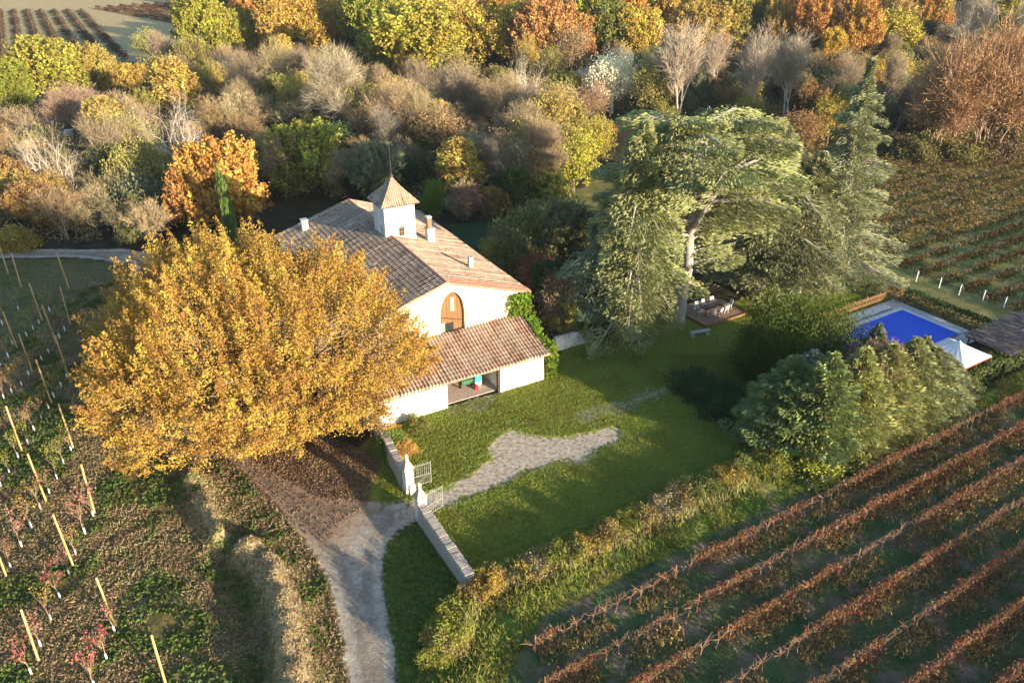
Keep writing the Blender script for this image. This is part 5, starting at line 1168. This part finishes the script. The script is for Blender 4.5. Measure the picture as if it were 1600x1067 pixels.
mp = [((.38,.27,.06), 'golden brown half bare', 0), ((.30,.25,.07), 'olive gold half bare', 0), ((.27,.20,.12), 'grey brown leafless', 2), ((.33,.24,.11), 'tan half bare', 0), ((.40,.28,.05), 'golden leafy', 1), ((.31,.23,.12), 'tan leafless', 2), ((.25,.19,.12), 'grey brown leafless', 2)]
while len(mt) < 70:
    x0 = r9.uniform(0, 1400); y0 = r9.uniform(115, 330)
    if not inside(x0, y0, SCR[0]) or blocked(x0, y0) or (x0 < 260 and 130 < y0 < 240) or (240 < x0 < 560 and y0 > 210) or (900 < x0 < 1350 and y0 > 215) or (1020 < x0 < 1290) or (230 < x0 < 350 and y0 > 200) or (x0 < 170 and y0 > 235) or (780 < x0 < 1010 and 150 < y0 < 215) or any((x0-a)**2+((y0-b)*1.8)**2 < 38**2 for a, b in mt): continue
    if 560 < x0 < 700 and y0 > 250: continue
    mt.append((x0, y0)); col, nm, k_ = r9.choice(mp); x_, y_ = P(x0, y0); h = r9.uniform(7.5, 12.5); m = h*r9.uniform(.30, .44); reg_ = 'left' if x0 < 420 else 'upper middle' if x0 < 850 else 'right'
    it = r9.choice([SPARSE, NARROW, BARES][k_]); r0_, h0_ = stat(it[1])
    plant('woodland_tree', it[0], it[1], (x_, y_, 0), (m/r0_, m/r0_, h/h0_), r9.uniform(0, 6), jit(col), BKP if k_ == 2 else BK, '%s tree rising from the scrub, %s part of the woodland' % (nm, reg_), 'tree', '%s trees in the scrub, %s part' % (nm, reg_))
TW = [bare('scrub%d' % i, 300+i, 5, .65, 5, 3, .016, .35, .2, multi=5, twig=.03, gnarl=.14) for i in range(3)]
n_of = {}
for x0, y0, pi_ in pts:
    nz_ = vnoise(np.array([x0*.012]), np.array([y0*.02]))[0]
    c = r5.choice([0, 1, 2, 2, 5, 1, 5, 6]) if nz_ > .5 else r5.choice([0, 1, 3, 5, 4, 6, 7, 3])
    nm, col, tw_ = spal[c]; x_, y_ = P(x0, y0)
    reg_ = 'by the right planes' if pi_ == 1 else 'behind the chapel' if (560 < x0 < 900 and y0 > 230) else 'in the dark gully on the left' if x0 < 400 else 'in the upper middle' if x0 < 900 else 'behind the cedars'
    n_of[nm] = n_of.get(nm, 0)+1
    lab = '%s shrub %s' % (nm, reg_)
    if tw_:
        it = r5.choice(TW); h = r5.uniform(4.4, 9.0); m = h*r5.uniform(.45, .68)
        plant('scrub', it[0], it[1], (x_, y_, 0), (m/it[2], m/it[2], h/5), r5.uniform(0, 6), jit(col), jit((.20,.16,.13)), lab, 'shrub', lab+' (scrubland)', ('stems', 'twigs'))
    else:
        it = r5.choice(SHRUBS) if r5.random() < .5 else None; h = r5.uniform(3.0, 6.0); m = h*r5.uniform(.55, .8)
        if it: plant('scrub', it[0], it[1], (x_, y_, 0), (m, m, h), r5.uniform(0, 6), jit(col), BK, lab, 'shrub', lab+' (scrubland)', ('stems', 'leaves'))
        else:
            it = r5.choice(OAKS); h *= 1.4; m = h*.42; plant('scrub', it[0], it[1], (x_, y_, 0), (m/4.6, m/4.6, h/11), r5.uniform(0, 6), jit(col), BK, lab, 'shrub', lab+' (scrubland)', ('stems', 'leaves'))

def under_mat():
    m, nt, out = new_mat('undergrowth'); g = NG(nt); r = g.attr('rnd'); big = g.noise(g.geo(), .11, 3); t = g.math('ADD', g.math('MULTIPLY', r, .35), big)
    col = g.ramp(t, [(.38, (.065,.085,.03)), (.5, (.15,.135,.055)), (.6, (.21,.16,.085)), (.7, (.27,.215,.12)), (.82, (.27,.18,.06)), (.95, (.31,.27,.08))])
    d = nt.nodes.new('ShaderNodeBsdfDiffuse'); g.l.new(col, d.inputs[0]); g.l.new(d.outputs[0], out.inputs[0]); return m
def undergrowth():
    rng = np.random.RandomState(77); CS = []
    polys = [np.array(PP(b_)) for b_ in SCR]+[np.array(PP([(400,95),(1420,95),(1500,60),(1620,60),(1620,8),(400,8)])), np.array(PP([(0,385),(-500,385),(-500,150),(0,150)])), np.array(PP([(1620,250),(2100,300),(2100,20),(1620,10)]))]
    for p_, m in zip(polys, (1500, 260, 140, 1500, 420, 300)):
        lo = p_.min(0); hi = p_.max(0); X = rng.uniform(lo[0], hi[0], m*5); Y = rng.uniform(lo[1], hi[1], m*5); k = poly_sd(p_, X, Y) > .4
        a = X-A0[0]; b = Y-A0[1]; u = a*U[0]+b*U[1]; w = -a*U[1]+b*U[0]; k &= ~((u > -2.2) & (u < 17) & (w > -2) & (w < 30.5)); k &= poly_sd(GLADE, X, Y) < -.5; k &= poly_sd(ROAD, X, Y) < -2; k &= vnoise(X*.14, Y*.14) > .22
        CS.append(np.stack([X[k], Y[k]], 1)[:m])
    C = np.concatenate(CS); n = len(C); per = 150; ki = np.repeat(np.arange(n), per); rad = rng.uniform(.9, 2.3, n); hh = rad*rng.uniform(.7, 1.5, n)
    d = unit(rng.normal(size=(n*per, 3))); d[:, 2] = np.abs(d[:, 2]); q = d*(rng.uniform(.6, 1.08, n*per))[:, None]*np.stack([rad, rad, hh], 1)[ki]
    Q = np.concatenate([C[ki], np.zeros((n*per, 1))], 1)+q; sc = np.where(C[ki][:, 1] > 180, 1.8, 1.)
    V, F, a = leaves(Q, rng.normal(size=(n*per, 3))+d, .42*sc*rng.uniform(.5, 1.4, n*per), .10*sc*rng.uniform(.6, 1.6, n*per), np.clip(.6*rng.rand(n)[ki]+.4*rng.rand(n*per), 0, 1), rng)
    o_ = link('undergrowth', np_mesh('undergrowth', V, F, {'rnd': a}, False, under_mat())); tag(o_, 'dense low tangle of brown and olive brambles filling the woodland floor', 'undergrowth', None, 'stuff')
undergrowth()

for bx, by, w, h, col, lab in ((1430,250,70,3.2,(.17,.14,.05),'olive brown bush at the foot of the first plane tree'),(1462,242,40,3.6,(.34,.36,.03),'vivid yellow green bush at the foot of the plane trees'),(1500,250,80,3.4,(.20,.17,.05),'dull green bush between the plane trunks'),
        (1555,250,80,3.6,(.19,.13,.07),'brown bush under the tallest plane tree'),(1600,250,60,3.0,(.16,.14,.05),'olive bush at the right edge under the planes'),(1395,240,50,3.0,(.12,.12,.05),'dark bush between pointed cedar and plane trees'),(28,388,60,2.6,(.26,.20,.04),'yellow bush beside the back track at the left edge')):
    x_, y_ = P(bx, by); m = span(bx, by, w)/2; sb = SHRUBS[int(bx) % 3]; plant('bush', sb[0], sb[1], (x_, y_, 0), (m, m, h), bx, col, BK, lab, 'bush')

# rubble walls and the red car at the far left
def rubble(p0, p1, h, label):
    L = math.hypot(p1[0]-p0[0], p1[1]-p0[1]); r = empty('rubble_wall', (p0[0], p0[1], 0), math.atan2(p1[1]-p0[1], p1[0]-p0[0]), label, 'wall')
    x = MB(); rng = random.Random(int(L)); k = 0
    while k < L:
        l = rng.uniform(.6, 1.5); hh_ = h*rng.uniform(.55, 1.1); x.frust(k+l/2, rng.uniform(-.2, .2), -.2, hh_, l/2, .6, l/2*.8, .4); k += l*.96
    x.build('stones', M_lime, r)
rubble(P(160, 163), P(232, 158), 1.5, 'pale rubble wall in the sun below the far golden bush')
rubble(P(2, 222), P(42, 214), 1.3, 'pale rubble wall at the left edge under the dead trees')
rubble(P(64, 212), P(104, 212), 1.0, 'pale low rubble wall just below the red car')
cx0, cy0 = P(75, 200)
car = empty('parked_car', (cx0, cy0, 0), .2, 'dark red car parked under the trees at the far left', 'car')
x = MB(); x.quadbox([(-2.1,-.85,.3),(2.1,-.85,.3),(2.1,.85,.3),(-2.1,.85,.3),(-2.05,-.82,.95),(1.95,-.82,.85),(1.95,.82,.85),(-2.05,.82,.95)]); x.quadbox([(-1.7,-.78,.951),(1.0,-.78,.90),(1.0,.78,.90),(-1.7,.78,.951),(-1.35,-.66,1.48),(.35,-.66,1.48),(.35,.66,1.48),(-1.35,.66,1.48)]); M_car = noisy('dark_red_car_paint', (.22,.01,.02), (.28,.02,.03), 1, .3)
bd = x.build('body', M_car, car, .06)
x = MB(); x.quadbox([(-1.45,-.79,1.0),(.75,-.79,1.0),(.75,.79,1.0),(-1.45,.79,1.0),(-1.22,-.70,1.40),(.28,-.70,1.40),(.28,.70,1.40),(-1.22,.70,1.40)]); x.build('window', M_glass, car)
for a in (-1.3, 1.35):
    for b in (-.86, .66): x = MB(); x.bar((a, b, .33), (a, b+.2, .33), .33, 14); w_ = x.build('wheel', M_irond, car); x = MB(); x.bar((a, b-.01, .33), (a, b+.21, .33), .18, 10); x.build('rim', M_wire, w_)
for b in (-.6, .6): x = MB(); x.box(1.96, 2.13, b-.18, b+.18, .62, .78); x.build('headlight', M_white, car)

# fallen pole near the back track
r_ = empty('fallen_pole', (*P(60, 384), 0), 0, 'thin pale pole leaning by the bushes beyond the back track', 'pole'); x = MB(); x.bar((.0, 0, 0), (-2.2, 1.0, 2.6), .07, 6, .04); x.build('pole_shaft', M_grey, r_)

# trees standing beyond the lower vineyard, outside the photo to the right and behind: they shade the field
r6 = random.Random(4)
for i in range(26):
    rr = 33+i*5.4; n_ = -40+r6.uniform(-2, 2); x_, y_ = RN(rr, n_); h = (r6.uniform(9.6, 11.2) if i % 5 else 12.4) if rr < 92 else r6.uniform(13.5, 16.5)
    it = r6.choice(OAKS); plant('broadleaf_tree', it[0], it[1], (x_, y_, 0), (1.05, 1.05, h/11.6), r6.uniform(0, 6), jit(GREEN), BK, 'green tree of the windbreak beyond the lower vineyard', 'tree', 'windbreak trees beyond the lower vineyard')


# ------------------------------------------------------------------ thin blue autumn haze round the whole place
hz = MB(); hz.box(-2640, 2640, -540, 4290, -1.6, 40)
m, nt, out = new_mat('haze_air'); pv = nt.nodes.new('ShaderNodeVolumePrincipled'); pv.inputs['Color'].default_value = (.74, .86, 1.0, 1)
pv.inputs['Density'].default_value = .00007; pv.inputs['Anisotropy'].default_value = 0.0; nt.links.new(pv.outputs[0], out.inputs['Volume'])
tag(hz.build('haze', m), kind='stuff')
